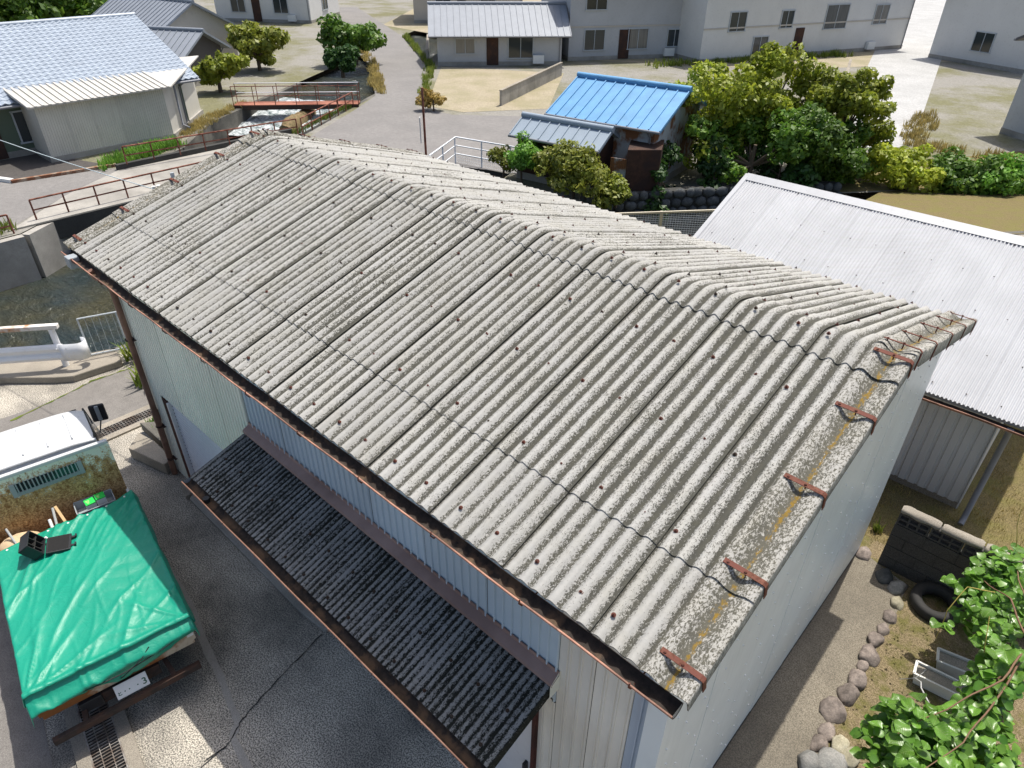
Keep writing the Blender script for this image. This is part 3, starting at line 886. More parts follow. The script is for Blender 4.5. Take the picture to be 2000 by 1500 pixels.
sheets(-7.84, -4.98, SH1[2] + 0.02, zt, 'siding_cream', 'groove', 0.715, 0.075)
sheets(-5.20, -4.98, 0.03, SH1[2], 'siding_cream', 'groove', 0.22, 0.075)
sheets(-4.98, -0.36, 2.3, zt, 'siding_blue', 'rib', 0.77, 0.0963)
sheets(-4.98, -3.98, 0.03, 2.28, 'siding_cream', 'groove', 0.5, 0.083)
sheets(-0.36, 0.30, 0.03, zt, 'siding_beige', 'double', 0.33, 0.11)
sheets(-0.55, -0.36, 0.03, 2.28, 'siding_beige', 'double', 0.2, 0.095)
sheets(0.30, 0.47, 0.03, zt, 'siding_slate_blue', 'rib', 0.2, 0.085)
# shutters
def shutter(x0, x1, z1, mat, lab):
    m = MB(); rows = []
    n = int(z1 / 0.062)
    zs = []
    for i in range(n):
        a = 0.09 + (z1 - 0.09) * i / n; d = (z1 - 0.09) / n
        for fz, fy in ((0.0, 0.0), (0.14, 0.022), (0.5, 0.030), (0.84, 0.022)):
            zs.append((a + d * fz, fy))
    zs.append((z1, 0))
    rows = [[(x0, -WY + 0.02 - q, z), (x1, -WY + 0.02 - q, z)] for z, q in zs]
    m.grid(rows, False, flip=True)
    o = m.build('shutter', mat, wh)
    o['label'] = lab
    m = MB(); m.box(((x0 + x1) / 2, -WY - 0.02, 0.05), (x1 - x0, 0.05, 0.08))
    m.build('bottom_rail', 'siding_blue', o)
    return o
shutter(-7.56, -5.24, SH1[2], 'shutter_grey', 'grey roller shutter near the brown downpipe')
shutter(-3.88, -1.32, 2.25, 'shutter_light', 'pale roller shutter under the canopy')
m = MB(); m.box((-7.70, -WY - 0.012, SH1[2] / 2), (0.2, 0.05, SH1[2])); m.build('door_post', 'frame_red', wh)
m = MB(); m.box((-7.585, -WY - 0.03, SH1[2] / 2), (0.045, 0.05, SH1[2])); m.build('shutter_guide', 'shutter_grey', wh)
m = MB(); m.box((-3.93, -WY - 0.03, 1.14), (0.09, 0.06, 2.22)); m.build('shutter_guide', 'shutter_light', wh)
m = MB(); m.box((-1.26, -WY - 0.03, 1.14), (0.10, 0.06, 2.22)); m.build('shutter_guide', 'shutter_light', wh)
m = MB(); m.box((-0.88, -WY - 0.004, 1.05), (0.62, 0.04, 2.1)); dr = m.build('side_door', 'shutter_grey', wh)
m = MB(); m.box((-0.545, -WY - 0.02, 1.05), (0.035, 0.06, 2.1)); m.build('door_frame', 'frame_red', dr)
m = MB(); m.box((-0.62, -WY - 0.05, 1.0), (0.03, 0.05, 0.12)); m.build('door_handle', 'black_plastic', dr)
# ---- gutters and pipes
def gutter(x0, x1, y, z, r, mats, parent, name='gutter'):
    m = MB()
    n = int((x1 - x0) / 0.25); k = 10
    for rr, mi, fl in ((r, 0, False), (r - 0.005, 1, True)):
        rows = []
        for i in range(n + 1):
            x = lerp(x0, x1, i / n)
            sag = 0.006 * math.sin(i * 1.3) * (1 if rr == r else 1)
            rows.append([(x, y + rr * math.cos(PI + PI * j / k), z + sag + rr * math.sin(PI + PI * j / k)) for j in range(k + 1)])
        m.grid(rows, True, mi=mi, flip=fl)
    g = m.build(name, mats, parent)
    m = MB()
    m.tube([(lerp(x0, x1, i / n), y - r - 0.001, z + 0.006 * math.sin(i * 1.3)) for i in range(n + 1)], 0.0085, 6)
    m.build('rim', mats[0], g)
    m = MB()
    for x in (x0 + 0.003, x1 - 0.003):
        pts = [(x, y + r * math.cos(PI + PI * j / k), z + r * math.sin(PI + PI * j / k)) for j in range(k + 1)]
        m.add(pts, [tuple(range(k + 1))])
    m.build('end_cap', 'grey_plastic', g)
    return g
g1 = gutter(-9.0, 0.70, -3.202, 3.725, 0.062, ['gutter_brown', 'gutter_inside'], wh)
g1['label'] = 'brown eave gutter with peeling rim'
for i in range(11):
    x = -8.6 + 0.9 * i
    m = MB(); m.tube([(x, -3.268, 3.745), (x, -3.275, 3.71), (x, -3.245, 3.662), (x, -3.2, 3.66), (x, -3.0, 3.64)], 0.006, 5)
    m.build('gutter_bracket', 'rust_clamp', g1)
m = MB(); m.box((-8.72, -3.235, 3.66), (0.16, 0.14, 0.16)); m.build('rain_hopper', 'grey_plastic', g1, bevel=0.015)
m = MB(); m.tube([(-8.15, -3.22, 3.70), (-8.15, -3.18, 3.60), (-8.16, -3.06, 3.48), (-8.17, -3.03, 3.38), (-8.2, -3.03, 1.2)], 0.042, 12)
m.tube([(-8.2, -3.03, 1.3), (-8.2, -3.03, 1.1)], 0.052, 12); m.tube([(-8.2, -3.03, 1.15), (-8.24, -3.04, 0.02)], 0.046, 12)
dp = m.build('downpipe', 'pipe_brown', wh)
for z in (2.55, 1.0, 0.35):
    m = MB(); m.tube([(-8.2, -3.03, z), (-8.2, -3.03, z + 0.022)], 0.058, 12); m.box((-8.14, -2.985, z + 0.01), (0.08, 0.05, 0.012))
    m.build('pipe_clip', 'dark_steel', dp)
# ---- canopy over the shutter
cy0, cz0, cy1, cz1 = -2.965, 2.625, -3.74, 2.395
def CP(x, t, h):
    d = Vector((cy1 - cy0, cz1 - cz0)); L = d.length; d /= L
    n_ = Vector((d.y, -d.x));
    if n_.y < 0: n_ = -n_
    return (x, cy0 + d.x * L * t + n_.x * h, cz0 + d.y * L * t + n_.y * h)
m = MB()
q = [CP(-4.93, 0.02, -0.03), CP(-0.40, 0.02, -0.03), CP(-0.40, 0.9, -0.03), CP(-4.93, 0.9, -0.03)]
q2 = [(a[0], a[1], a[2] - 0.04) for a in q]
m.add(q + q2, [(3, 2, 1, 0), (4, 5, 6, 7), (1, 5, 4, 0), (2, 6, 5, 1), (3, 7, 6, 2), (0, 4, 7, 3)])
can = m.build('canopy', 'dark_steel', wh)
can['label'] = 'narrow lean-to canopy with blackened corrugated sheets'
def cw(x):
    return 0.0095 * math.cos(2 * PI * x / 0.0635)
for i in range(6):
    a = -4.97 + 0.762 * i; b = min(a + 0.82, -0.36)
    a = round(a / 0.0635) * 0.0635
    prof = [(lambda x, h, t_=t_: CP(x, t_, h)) for t_ in (1.0, 0.66, 0.33, 0.0)]
    m, xs, top, bot = slab_sheet(a, b, prof, 0.008, int((b - a) / 0.0079), cw, 0.006)
    finish_slab(m, top, bot, False)
    m.build('canopy_sheet', 'slate_canopy', can)
for xe, sg in ((-0.352, 1), (-4.985, -1)):
    m = MB()
    pr = [(-0.085, 0.010), (-0.06, 0.022), (-0.03, 0.020), (-0.004, 0.018), (0.0, 0.012), (0.001, -0.095)]
    rows = [[CP(xe + sg * x, t_, h) for x, h in pr] for t_ in (1.005, 0.0)]
    m.grid(rows, False, flip=sg < 0)
    rows = [[CP(xe + sg * (x - 0.006), t_, h - 0.006) for x, h in pr] for t_ in (1.005, 0.0)]
    m.grid(rows, False, flip=sg > 0)
    m.build('canopy_edge', 'slate_canopy', can)
for s in (0.08, 0.52, 0.9):
    b = MB(); p0 = Vector(CP(0, s, 0.014)); b.tube([p0, p0 + Vector((0, -0.1, 0.3)) * 0.02], 0.016, 8); b.tube([p0, p0 + Vector((0, -0.1, 0.3)) * 0.06], 0.007, 6)
    me = b.mesh('bolt', 'dark_bolt')
    for k in range(14):
        inst('bolt', me, can, (round((-4.85 + 0.335 * k) / 0.0635) * 0.0635, 0, random.uniform(-0.002, 0.003)))
for i in range(5):
    a = -4.99 + 0.93 * i; b = a + 0.935
    m = MB()
    pr = [(-WY - 0.014, 2.74), (-WY - 0.020, 2.70), (-WY - 0.100, 2.663), (-WY - 0.105, 2.635)]
    o_ = 0.0015 * (i % 2)
    rows = [[(x, y - o_, z + o_) for y, z in pr] for x in (a, b)]
    m.grid(rows, False, flip=False)
    m.build('flashing', 'flashing_brown', can)
m = MB(); m.add([(-0.34, -WY - 0.002, 2.75), (-0.34, -WY - 0.12, 2.655), (-0.34, -WY - 0.12, 2.50), (-0.34, -WY - 0.002, 2.50)], [(0, 1, 2, 3)])
m.build('flashing_end', 'siding_cream', can)
g2 = gutter(-5.0, -0.34, -3.785, 2.385, 0.055, ['pipe_brown', 'gutter_inside'], can, 'canopy_gutter')
for i in range(8):
    x = -4.7 + 0.62 * i
    m = MB(); m.tube([(x, -3.845, 2.40), (x, -3.846, 2.37), (x, -3.82, 2.33), (x, -3.72, 2.30)], 0.005, 5)
    m.build('gutter_bracket', 'gutter_brown', can)
m = MB(); m.tube([(-4.32, -3.76, 2.33), (-4.32, -3.5, 2.15), (-4.32, -3.06, 1.95), (-4.32, -3.03, 1.8), (-4.32, -3.03, 0.02)], 0.035, 10)
m.build('canopy_pipe', 'pipe_brown', can)
m = MB(); m.tube([(-4.55, -3.785, 2.395), (-4.55, -3.785, 2.34)], 0.035, 10); m.build('gutter_outlet', 'black_plastic', can)
# ------------------------------------------------------------------ light truck
def smoothstep(a, b, x):
    t = max(0.0, min(1.0, (x - a) / (b - a)))
    return t * t * (3 - 2 * t)
TF = Vector((-0.987, 0.163)).normalized()
TANG = math.atan2(TF.y, TF.x)
trk = empty('light_truck', (-4.60, -5.165, 0), TANG)
tag(trk, 'small white cab flatbed truck with a rusty mint bulkhead, parked in the yard', 'truck')
def T(mb, name, mat, parent=None, bevel=0.0):
    return mb.build(name, mat, parent or trk, world=False, bevel=bevel)
HW = 0.79
# chassis and bed
m = MB(); m.box((2.0, 0, 0.48), (4.0, 0.7, 0.16)); T(m, 'chassis', 'dark_steel')
m = MB(); m.box((1.40, 0, 0.645), (2.80, 2 * HW - 0.04, 0.09)); T(m, 'bed_floor', 'bed_rust', bevel=0.008)
for sg in (1, -1):
    m = MB(); m.box((1.40, sg * (HW - 0.02), 0.82), (2.80, 0.035, 0.27))
    for k in range(6):
        m.box((0.25 + 0.46 * k, sg * (HW + 0.002), 0.82), (0.05, 0.014, 0.24))
    sgate = T(m, 'side_gate', 'bed_rust' if sg > 0 else 'white_paint', bevel=0.006)
m = MB(); m.box((0.0, 0, 0.82), (0.04, 2 * HW, 0.28)); tg = T(m, 'tail_gate', 'bed_rust', bevel=0.006)
for sg in (1, -1):
    m = MB(); m.box((-0.028, sg * (HW - 0.045), 0.86), (0.012, 0.07, 0.18)); T(m, 'reflector', 'trim_white', tg)
    m = MB(); m.box((-0.036, sg * (HW - 0.045), 0.90), (0.008, 0.07, 0.07)); T(m, 'tail_lamp', 'red_lamp', tg)
m = MB(); m.box((-0.16, 0.02, 0.41), (0.06, 1.5, 0.09)); T(m, 'rear_bumper', 'dark_steel', bevel=0.008)
for sg in (1, -1):
    m = MB(); m.bar((-0.14, sg * 0.45, 0.43), (0.25, sg * 0.4, 0.52), 0.05, 0.05); T(m, 'bumper_bracket', 'dark_steel')
# number plate leans back a little under the tail gate
PLR = Matrix.Rotation(math.radians(28), 3, 'Y')
PC = Vector((-0.085, -0.045, 0.545))
m = MB(); m.box(PC, (0.006, 0.33, 0.165), mat=PLR); pl = T(m, 'number_plate', 'plate_white', bevel=0.003)
def text(name, body, size, local, mat, parent, off=-0.0045, flipw=True):
    cu = bpy.data.curves.new(name, 'FONT'); cu.body = body; cu.size = size; cu.align_x = 'CENTER'; cu.align_y = 'CENTER'; cu.extrude = 0.0008
    cu.offset = 0.0012
    ob = bpy.data.objects.new(name, cu); COL.objects.link(ob)
    bpy.context.view_layer.update()
    me = bpy.data.meshes.new_from_object(ob.evaluated_get(bpy.context.evaluated_depsgraph_get()))
    bpy.data.objects.remove(ob)
    me.materials.clear(); me.materials.append(M[mat])
    o = bpy.data.objects.new(name, me); COL.objects.link(o); o.parent = parent
    # text x -> -y local (read from behind), text y -> z, normal -> -x
    R = Matrix(((0, 0, -1), (-1, 0, 0), (0, 1, 0)))
    R = PLR @ R
    o.matrix_basis = Matrix.Translation(PC + PLR @ Vector((off, local[0], local[1]))) @ R.to_4x4()
    return o
text('plate_digit', '3', 0.105, (-0.125, -0.018), 'plate_green', pl)
text('plate_kana', 'と', 0.05, (0.128, -0.025), 'plate_green', pl)
for yy in (-0.055, 0.03, 0.075):
    m = MB(); p = PC + PLR @ Vector((-0.0035, yy, -0.02)); m.tube([p, p + PLR @ Vector((-0.0012, 0, 0))], 0.0075, 8); T(m, 'plate_dot', 'plate_green', pl)
m = MB(); m.box((0.02, 0.35, 0.50), (0.10, 0.22, 0.16)); T(m, 'lamp_box', 'black_plastic', bevel=0.01)
# wheels
for (wx, sg) in ((0.85, 1), (0.85, -1), (3.55, 1), (3.55, -1)):
    m = MB(); R = 0.27
    prof = [(0.15, -0.075), (0.22, -0.08), (0.26, -0.06), (R, -0.03), (R, 0.03), (0.26, 0.06), (0.22, 0.08), (0.15, 0.075)]
    rows = [[(wx + r * math.cos(2 * PI * k / 24), sg * 0.62 + o, R + r * math.sin(2 * PI * k / 24)) for r, o in prof] for k in range(25)]
    m.grid(rows, True); w = T(m, 'wheel', 'black_rubber')
    m = MB(); m.tube([(wx, sg * 0.62 - 0.05, R), (wx, sg * 0.62 + 0.05, R)], 0.155, 16); T(m, 'rim', 'grey_plastic', w)
# cab: side profile extruded with tumblehome
prof = [(2.88, 0.45), (2.88, 1.76), (2.94, 1.835), (3.15, 1.855), (3.55, 1.85), (3.80, 1.815), (3.90, 1.76), (4.22, 1.14), (4.28, 1.02), (4.30, 0.55), (4.26, 0.40)]
def chw(z):
    return lerp(0.755, 0.665, smoothstep(1.05, 1.80, z)) if z < 1.80 else 0.655
m = MB(); n = len(prof)
# cross sections from side to side so the roof is crowned
NY = 12
rows = []
for j in range(NY + 1):
    f = -1 + 2 * j / NY
    fr = math.copysign(abs(f) ** 0.8, f)
    rows.append([(x - 0.05 * (abs(f) ** 4) * (1 if x > 3.5 else 0), fr * chw(z), z - (0.045 * abs(fr) ** 5 if z > 1.7 else 0)) for x, z in prof])
m.grid(rows, True, flip=False)
m.add(rows[0], [tuple(range(n))]); m.add(rows[-1], [tuple(range(n - 1, -1, -1))])
cab = T(m, 'cab', 'white_paint')
md = cab.modifiers.new('es', 'EDGE_SPLIT'); md.split_angle = math.radians(38)
m = MB()
for k in range(4):
    y = -0.42 + 0.28 * k
    m2 = MB(); m2.bar((3.02, y, 1.858), (3.72, y, 1.842), 0.016, 0.02); T(m2, 'roof_rib', 'white_paint', cab, bevel=0.004)
m = MB(); m.tube([(2.905, -0.66, 1.80), (2.90, -0.4, 1.835), (2.90, 0.4, 1.835), (2.905, 0.66, 1.80)], 0.022, 8); T(m, 'drip_rail', 'white_paint', cab)
for sg in (1, -1):
    m = MB(); m.tube([(2.92, sg * 0.655, 1.79), (3.5, sg * 0.66, 1.79), (3.84, sg * 0.66, 1.75), (4.18, sg * 0.735, 1.12)], 0.014, 6); T(m, 'door_seal', 'black_rubber', cab)
    m = MB(); q = [(3.05, sg * 0.757, 1.12), (3.95, sg * 0.757, 1.12), (3.78, sg * 0.690, 1.66), (3.08, sg * 0.690, 1.68)]
    m.add(q, [(0, 1, 2, 3) if sg < 0 else (3, 2, 1, 0)]); T(m, 'side_window', 'window_glass', cab)
m = MB(); q = [(4.205, -0.64, 1.20), (4.205, 0.64, 1.20), (3.945, 0.58, 1.72), (3.945, -0.58, 1.72)]
m.add(q, [(0, 1, 2, 3)]); T(m, 'windscreen', 'window_glass', cab)
# bulkhead panel behind the cab with guard grille
m = MB(); m.box((2.80, 0, 1.235), (0.03, 1.50, 1.06)); bk = T(m, 'bulkhead', 'mint_rust', bevel=0.006)
m = MB(); m.box((2.80, 0, 1.785), (0.06, 1.54, 0.055)); T(m, 'bulkhead_rail', 'white_paint', bk, bevel=0.01)
for sg in (1, -1):
    m = MB(); m.box((2.79, sg * 0.755, 1.25), (0.05, 0.035, 1.04)); T(m, 'bulkhead_post', 'mint_rust', bk, bevel=0.006)
gz = 1.565; gy0, gy1 = -0.38, 0.38
m = MB(); m.box((2.782, 0, gz + 0.005), (0.008, 0.72, 0.13)); T(m, 'rear_pane', 'window_glass', bk)
m = MB(); m.box((2.774, 0, gz - 0.085), (0.014, 0.80, 0.05)); T(m, 'grille_rail', 'grey_plastic', bk)
for k in range(18):
    y = lerp(gy0, gy1, k / 17)
    m = MB(); w_ = 0.055 if k in (0, 17) else 0.014
    m.box((2.768, y, gz - 0.012), (0.016, w_, 0.20)); T(m, 'grille_bar', 'grey_plastic', bk)
# mirrors
for sg in (-1, 1):
    m = MB(); m.tube([(3.98, sg * 0.70, 1.15), (4.1, sg * 0.76, 1.14), (4.24, sg * 0.82, 1.22), (4.25, sg * 0.83, 1.4)], 0.010, 6)
    mi_ = T(m, 'mirror_arm', 'black_plastic')
    m = MB(); m.box((4.26, sg * 0.83, 1.36), (0.055, 0.21, 0.29), rz=sg * 0.25); T(m, 'mirror', 'black_plastic', mi_, bevel=0.022)
    m = MB(); m.box((4.222, sg * 0.825, 1.37), (0.03, 0.055, 0.26), rz=sg * 0.25); T(m, 'mirror_bracket', 'grey_plastic', mi_, bevel=0.012)

# ---- tarpaulin over the load (built in truck space, then its own object)
def fold(u, v, ang, freq, ph, sharp):
    a = u * math.cos(ang) + v * math.sin(ang)
    a += 0.10 * mnoise.noise((u * 1.3 + ph, v * 1.3, ph))
    w = 1 - abs(math.sin(a * freq + ph))
    return w ** sharp
def tarp_z(X, Y):
    z = 1.02
    z += 0.10 * math.exp(-((X - 1.2) / 0.9) ** 2 - ((Y + 0.1) / 0.6) ** 2)
    z += 0.05 * math.exp(-((X - 2.2) / 0.5) ** 2 - ((Y + 0.35) / 0.35) ** 2)
    z += 0.035 * mnoise.noise((X * 1.6, Y * 1.9, 5.1))
    k = 0.5 + 0.5 * mnoise.noise((X * 0.9, Y * 1.1, 2.0))
    k2 = max(0.0, mnoise.noise((X * 1.1 + 4, Y * 1.6, 7.0)) + 0.35)
    k3 = max(0.0, mnoise.noise((X * 1.4 + 9, Y * 1.3, 3.0)) + 0.25)
    z += 0.050 * fold(X, Y, 1.00, 4.2, 0.4, 7.0) * k
    z += 0.040 * fold(X, Y, 0.86, 7.6, 1.7, 6.0) * k2
    z += 0.030 * fold(X, Y, 1.16, 12.0, 2.9, 5.0) * k3
    z += 0.018 * fold(X, Y, 1.45, 9.0, 0.2, 8.0) * k2 + 0.012 * abs(mnoise.noise((X * 5, Y * 3.2, 1.0)))
    z += 0.024 * fold(X, Y, 0.95, 19.0, 0.9, 2.0) * smoothstep(1.3, 2.2, X) * (1 - smoothstep(0.0, 0.7, Y))
    # radial pleats from the rear left corner
    dx, dy = X + 0.02, 0.80 - Y
    r = math.hypot(dx, dy); an = math.atan2(dx, dy)
    z += 0.035 * (1 - abs(math.sin(an * 7.0 + 0.5))) ** 3 * smoothstep(0.0, 0.25, r) * (1 - smoothstep(0.5, 1.2, r))
    dx, dy = X + 0.02, Y + 0.80
    r = math.hypot(dx, dy); an = math.atan2(dx, dy)
    z += 0.022 * (1 - abs(math.sin(an * 6.0 + 1.1))) ** 3 * smoothstep(0.0, 0.2, r) * (1 - smoothstep(0.5, 1.1, r))
    # taut edge over the tail gate
    z += 0.055 * math.exp(-(X / 0.045) ** 2)
    return z
NX, NV = 150, 120
rows = []
for i in range(NX + 1):
    a = -0.42 + (2.60 + 0.42) * i / NX
    row = []
    for j in range(NV + 1):
        b = -0.98 + 1.96 * j / NV
        # front edge is cut at an angle and wavy
        aa = a
        front = 2.43 + 0.16 * (1 - smoothstep(-0.86, -0.5, b)) + 0.025 * math.sin(b * 5)
        if a > 0:
            aa = a / 2.60 * front
        X = max(aa, 0.0); Yc = max(-0.81, min(0.81, b))
        z = tarp_z(X, Yc)
        Xo = X; Yo = Yc
        ob = max(0, abs(b) - 0.81)
        if ob > 0:
            sg = 1 if b > 0 else -1
            fl = 0.5 + 0.5 * mnoise.noise((aa * 2.4, sg * 3.0, 1.0))
            Yo = sg * (0.81 + ob * (0.10 + 0.22 * fl)); z = z - ob * (0.9 + 0.1 * fl) - 0.02 * (ob / 0.17)
        if aa < 0:
            h = -aa
            wob = mnoise.noise((b * 3.1, h * 4.0, 8.0))
            pl_ = (1 - abs(math.sin(b * 5.5 + h * 5.0 + 0.8))) ** 2
            cut = 0.125 + 0.115 * (1 - smoothstep(0.0, 0.8, abs(b + 0.05))) + 0.03 * wob
            hh = h / 0.42 * cut * 1.55
            Xo = -0.045 + 0.035 * math.exp(-((hh - 0.05) / 0.03) ** 2) - 0.05 * smoothstep(0.07, 0.22, hh) * (0.6 + 0.7 * pl_) - 0.02 * wob - 0.07 * math.exp(-((hh - 0.17 - 0.05 * b) / 0.06) ** 2)
            z = tarp_z(0, Yc) - hh - (ob * 0.8 if ob > 0 else 0)
            if ob > 0:
                Yo = (1 if b > 0 else -1) * (0.81 + ob * 0.12)
        row.append((Xo, Yo, z))
    rows.append(row)
m = MB(); m.grid(rows, True)
tp = m.build('tarpaulin', 'tarp_green')
tp.location = (-4.60, -5.165, 0); tp.rotation_euler = (0, 0, TANG)
sol = tp.modifiers.new('sol', 'SOLIDIFY'); sol.thickness = 0.003
tag(tp, 'creased emerald green tarpaulin lashed over the truck bed', 'tarpaulin')
TM = Matrix.Translation((-4.60, -5.165, 0)) @ Matrix.Rotation(TANG, 4, 'Z')
def W(x, y, z):
    q = TM @ Vector((x, y, z)); return (q.x, q.y, q.z)
for k in range(7):
    yb = -0.7 + 0.23 * k; xf = 2.43 + 0.16 * (1 - smoothstep(-0.86, -0.5, yb)) + 0.025 * math.sin(yb * 5) - 0.04
    m = MB(); zz = tarp_z(xf, yb) + 0.003; m.tube([(xf, yb, zz), (xf, yb, zz + 0.004)], 0.014, 8)
    m.build('eyelet', 'trim_white', tp, world=False)
# cords across the hanging rear edge
def cord(name, pts, r, label):
    m = MB(); m.tube([W(*q) for q in pts], r, 6)
    return tag(m.build(name, 'cord_black'), label, 'cord')
cord('tie_cord', [(-0.06, 0.80, 0.92), (-0.125, 0.55, 0.89), (-0.145, 0.2, 0.87), (-0.15, -0.05, 0.86), (-0.14, -0.45, 0.91), (-0.11, -0.7, 0.95), (-0.05, -0.81, 0.97)], 0.007, 'black cord running level across the hanging rear of the green tarpaulin')
cord('tie_cord', [(-0.09, -0.34, 0.99), (-0.145, -0.24, 0.93), (-0.155, -0.12, 0.87), (-0.14, -0.02, 0.80), (-0.06, 0.03, 0.70)], 0.006, 'short slanting black cord hooked down beside the number plate')
# things on the load
def tz(x, y):
    return tarp_z(x, y)
cx, cy = 2.02, 0.22
cz = tz(cx, cy) + 0.012
hc = empty('hard_case', W(cx, cy + 0.06, cz), TANG + math.radians(78))
hc.scale = (1.15, 1.08, 1.15)
WM[hc.name] = Matrix.Translation(W(cx, cy + 0.06, cz)) @ Matrix.Rotation(TANG + math.radians(78), 4, 'Z') @ Matrix.Diagonal((1.15, 1.08, 1.15, 1))
tag(hc, 'open black plastic equipment case lying on the green tarpaulin', 'equipment case')
TILT = Matrix.Translation((-0.004, 0, 0.062)) @ Matrix.Rotation(math.radians(-58), 4, 'Y') @ Matrix.Translation((0.0, 0, -0.12))
def H(mb, name, mat, parent=None, bevel=0.0):
    if name in ('base_shell', 'divider', 'knob'):
        mb.v = [tuple(TILT @ Vector(q)) for q in mb.v]
    return mb.build(name, mat, parent or hc, world=False, bevel=bevel)
m = MB(); w, d, h, tk_ = 0.20, 0.26, 0.12, 0.012
m.box((0.10, 0, tk_ / 2), (w, d, tk_))
for q, s_ in (((0.10 - w / 2 + tk_ / 2, 0, h / 2), (tk_, d, h)), ((0.10 + w / 2 - tk_ / 2, 0, h / 2), (tk_, d, h)), ((0.10, d / 2 - tk_ / 2, h / 2), (w - 2 * tk_, tk_, h - 0.002)), ((0.10, -d / 2 + tk_ / 2, h / 2), (w - 2 * tk_, tk_, h - 0.002))):
    m.box(q, s_)
H(m, 'base_shell', 'black_plastic', bevel=0.005)
for y in (-0.04, 0.05):
    m = MB(); m.box((0.10, y, 0.06), (w - 0.03, 0.008, 0.08)); H(m, 'divider', 'black_rubber')
m = MB(); m.box((0.10, 0.0, 0.062), (0.008, d - 0.03, 0.075)); H(m, 'divider', 'black_rubber')
LR = Matrix.Rotation(math.radians(-7), 3, 'Y')
m = MB(); c_ = Vector((-0.005, 0, 0.115)); m.box(Vector((-0.122, 0, 0.036)), (w + 0.03, d, 0.03), mat=LR); lid = H(m, 'lid', 'black_plastic', bevel=0.008)
for k in range(14):
    m = MB(); y = -0.11 + 0.017 * k; m.box(Vector((-0.122, y, 0.053)), (w - 0.01, 0.007, 0.006), mat=LR); H(m, 'foam_ridge', 'black_rubber', lid)
for y in (-0.07, 0.07):
    m = MB(); m.box(Vector((-0.255, y, 0.022)), (0.06, 0.03, 0.015), mat=LR); m.box(Vector((-0.28, y, 0.032)), (0.015, 0.04, 0.03), mat=LR); H(m, 'latch', 'black_plastic')
m = MB(); m.tube([(0.01, -0.12, 0.122), (0.01, -0.12, 0.135)], 0.016, 10); H(m, 'knob', 'box_white')
# grey tray with two batteries between bulkhead and tarp
tr = empty('utility_tray', W(2.625, -0.36, 0.76), TANG)
tag(tr, 'grey plastic tray wedged between the rusty bulkhead and the tarpaulin', 'tray')
m = MB(); w, d, h = 0.27, 0.46, 0.30
m.box((0, 0, 0.17), (w - 0.02, d - 0.02, 0.01))
for q, s_ in (((-w / 2, 0, h / 2), (0.014, d, h)), ((w / 2, 0, h / 2), (0.014, d, h)), ((0, d / 2, h / 2), (w - 0.014, 0.014, h - 0.002)), ((0, -d / 2, h / 2), (w - 0.014, 0.014, h - 0.002))):
    m.box(q, s_)
m.build('tray_shell', 'grey_plastic', tr, world=False, bevel=0.006)
for k, (x, y, rz, lb) in enumerate(((2.61, -0.31, 0.12, 'small green topped carton in the grey tray, nearer the tan sack'), (2.65, -0.44, 0.05, 'small green topped carton in the grey tray, nearer the warehouse'))):
    bx = empty('carton', W(x, y, 0.985), TANG + rz)
    tag(bx, lb, 'carton', 'green cartons in the tray')
    m = MB(); m.box((0, 0, 0.05), (0.125, 0.115, 0.10)); m.build('carton_body', 'box_white', bx, world=False, bevel=0.003)
    m = MB(); m.box((0, 0, 0.108), (0.128, 0.118, 0.018)); lid_ = m.build('carton_lid', 'box_green', bx, world=False, bevel=0.003)
    for q in range(3):
        m = MB(); m.box((0.02 - 0.025 * q, 0.02, 0.1178), (0.012, 0.05 - 0.012 * q, 0.0016)); m.build('lid_print', 'box_print', lid_, world=False)
m = MB(); m.bar(W(2.50, 0.02, 1.02), W(2.70, 0.06, 1.16), 0.035, 0.012); tag(m.build('timber_offcut', 'wood_pale', bevel=0.003), 'orange brown wooden wedge poking out beside the tarpaulin edge', 'timber offcut')
m = MB(); m.tube([W(2.47, 0.12, 1.0), W(2.66, 0.09, 1.18)], 0.016, 8); tag(m.build('pipe_offcut', 'wood_grey'), 'short grey pipe stub beside the wooden wedge on the truck', 'pipe offcut')
m = MB(); m.tube([W(2.45, 0.17, 0.99), W(2.58, 0.17, 1.08)], 0.02, 8); tag(m.build('pipe_offcut', 'trim_white'), 'white pipe stub lowest of the bits at the tarpaulin front edge', 'pipe offcut')
m = MB(); m.tube([W(2.46, 0.58, 1.0), W(2.62, 0.62, 1.16)], 0.014, 8); tag(m.build('pipe_offcut', 'wood_grey'), 'thin grey stake leaning on the tan sack', 'stake')
m = MB(); rows = []
for i in range(13):
    th = PI * i / 12
    rows.append([W(2.56 + (0.16 + 0.03 * mnoise.noise((i * .5, k * .5, 1))) * math.sin(th) * math.cos(2 * PI * k / 16), 0.56 + (0.24 + 0.04 * mnoise.noise((i * .5, k * .5, 9))) * math.sin(th) * math.sin(2 * PI * k / 16), 0.90 + 0.13 * math.cos(th)) for k in range(17)])
m.grid(rows, True); tag(m.build('sack', 'sack_tan'), 'tan sack bulging out at the front of the truck bed', 'sack')

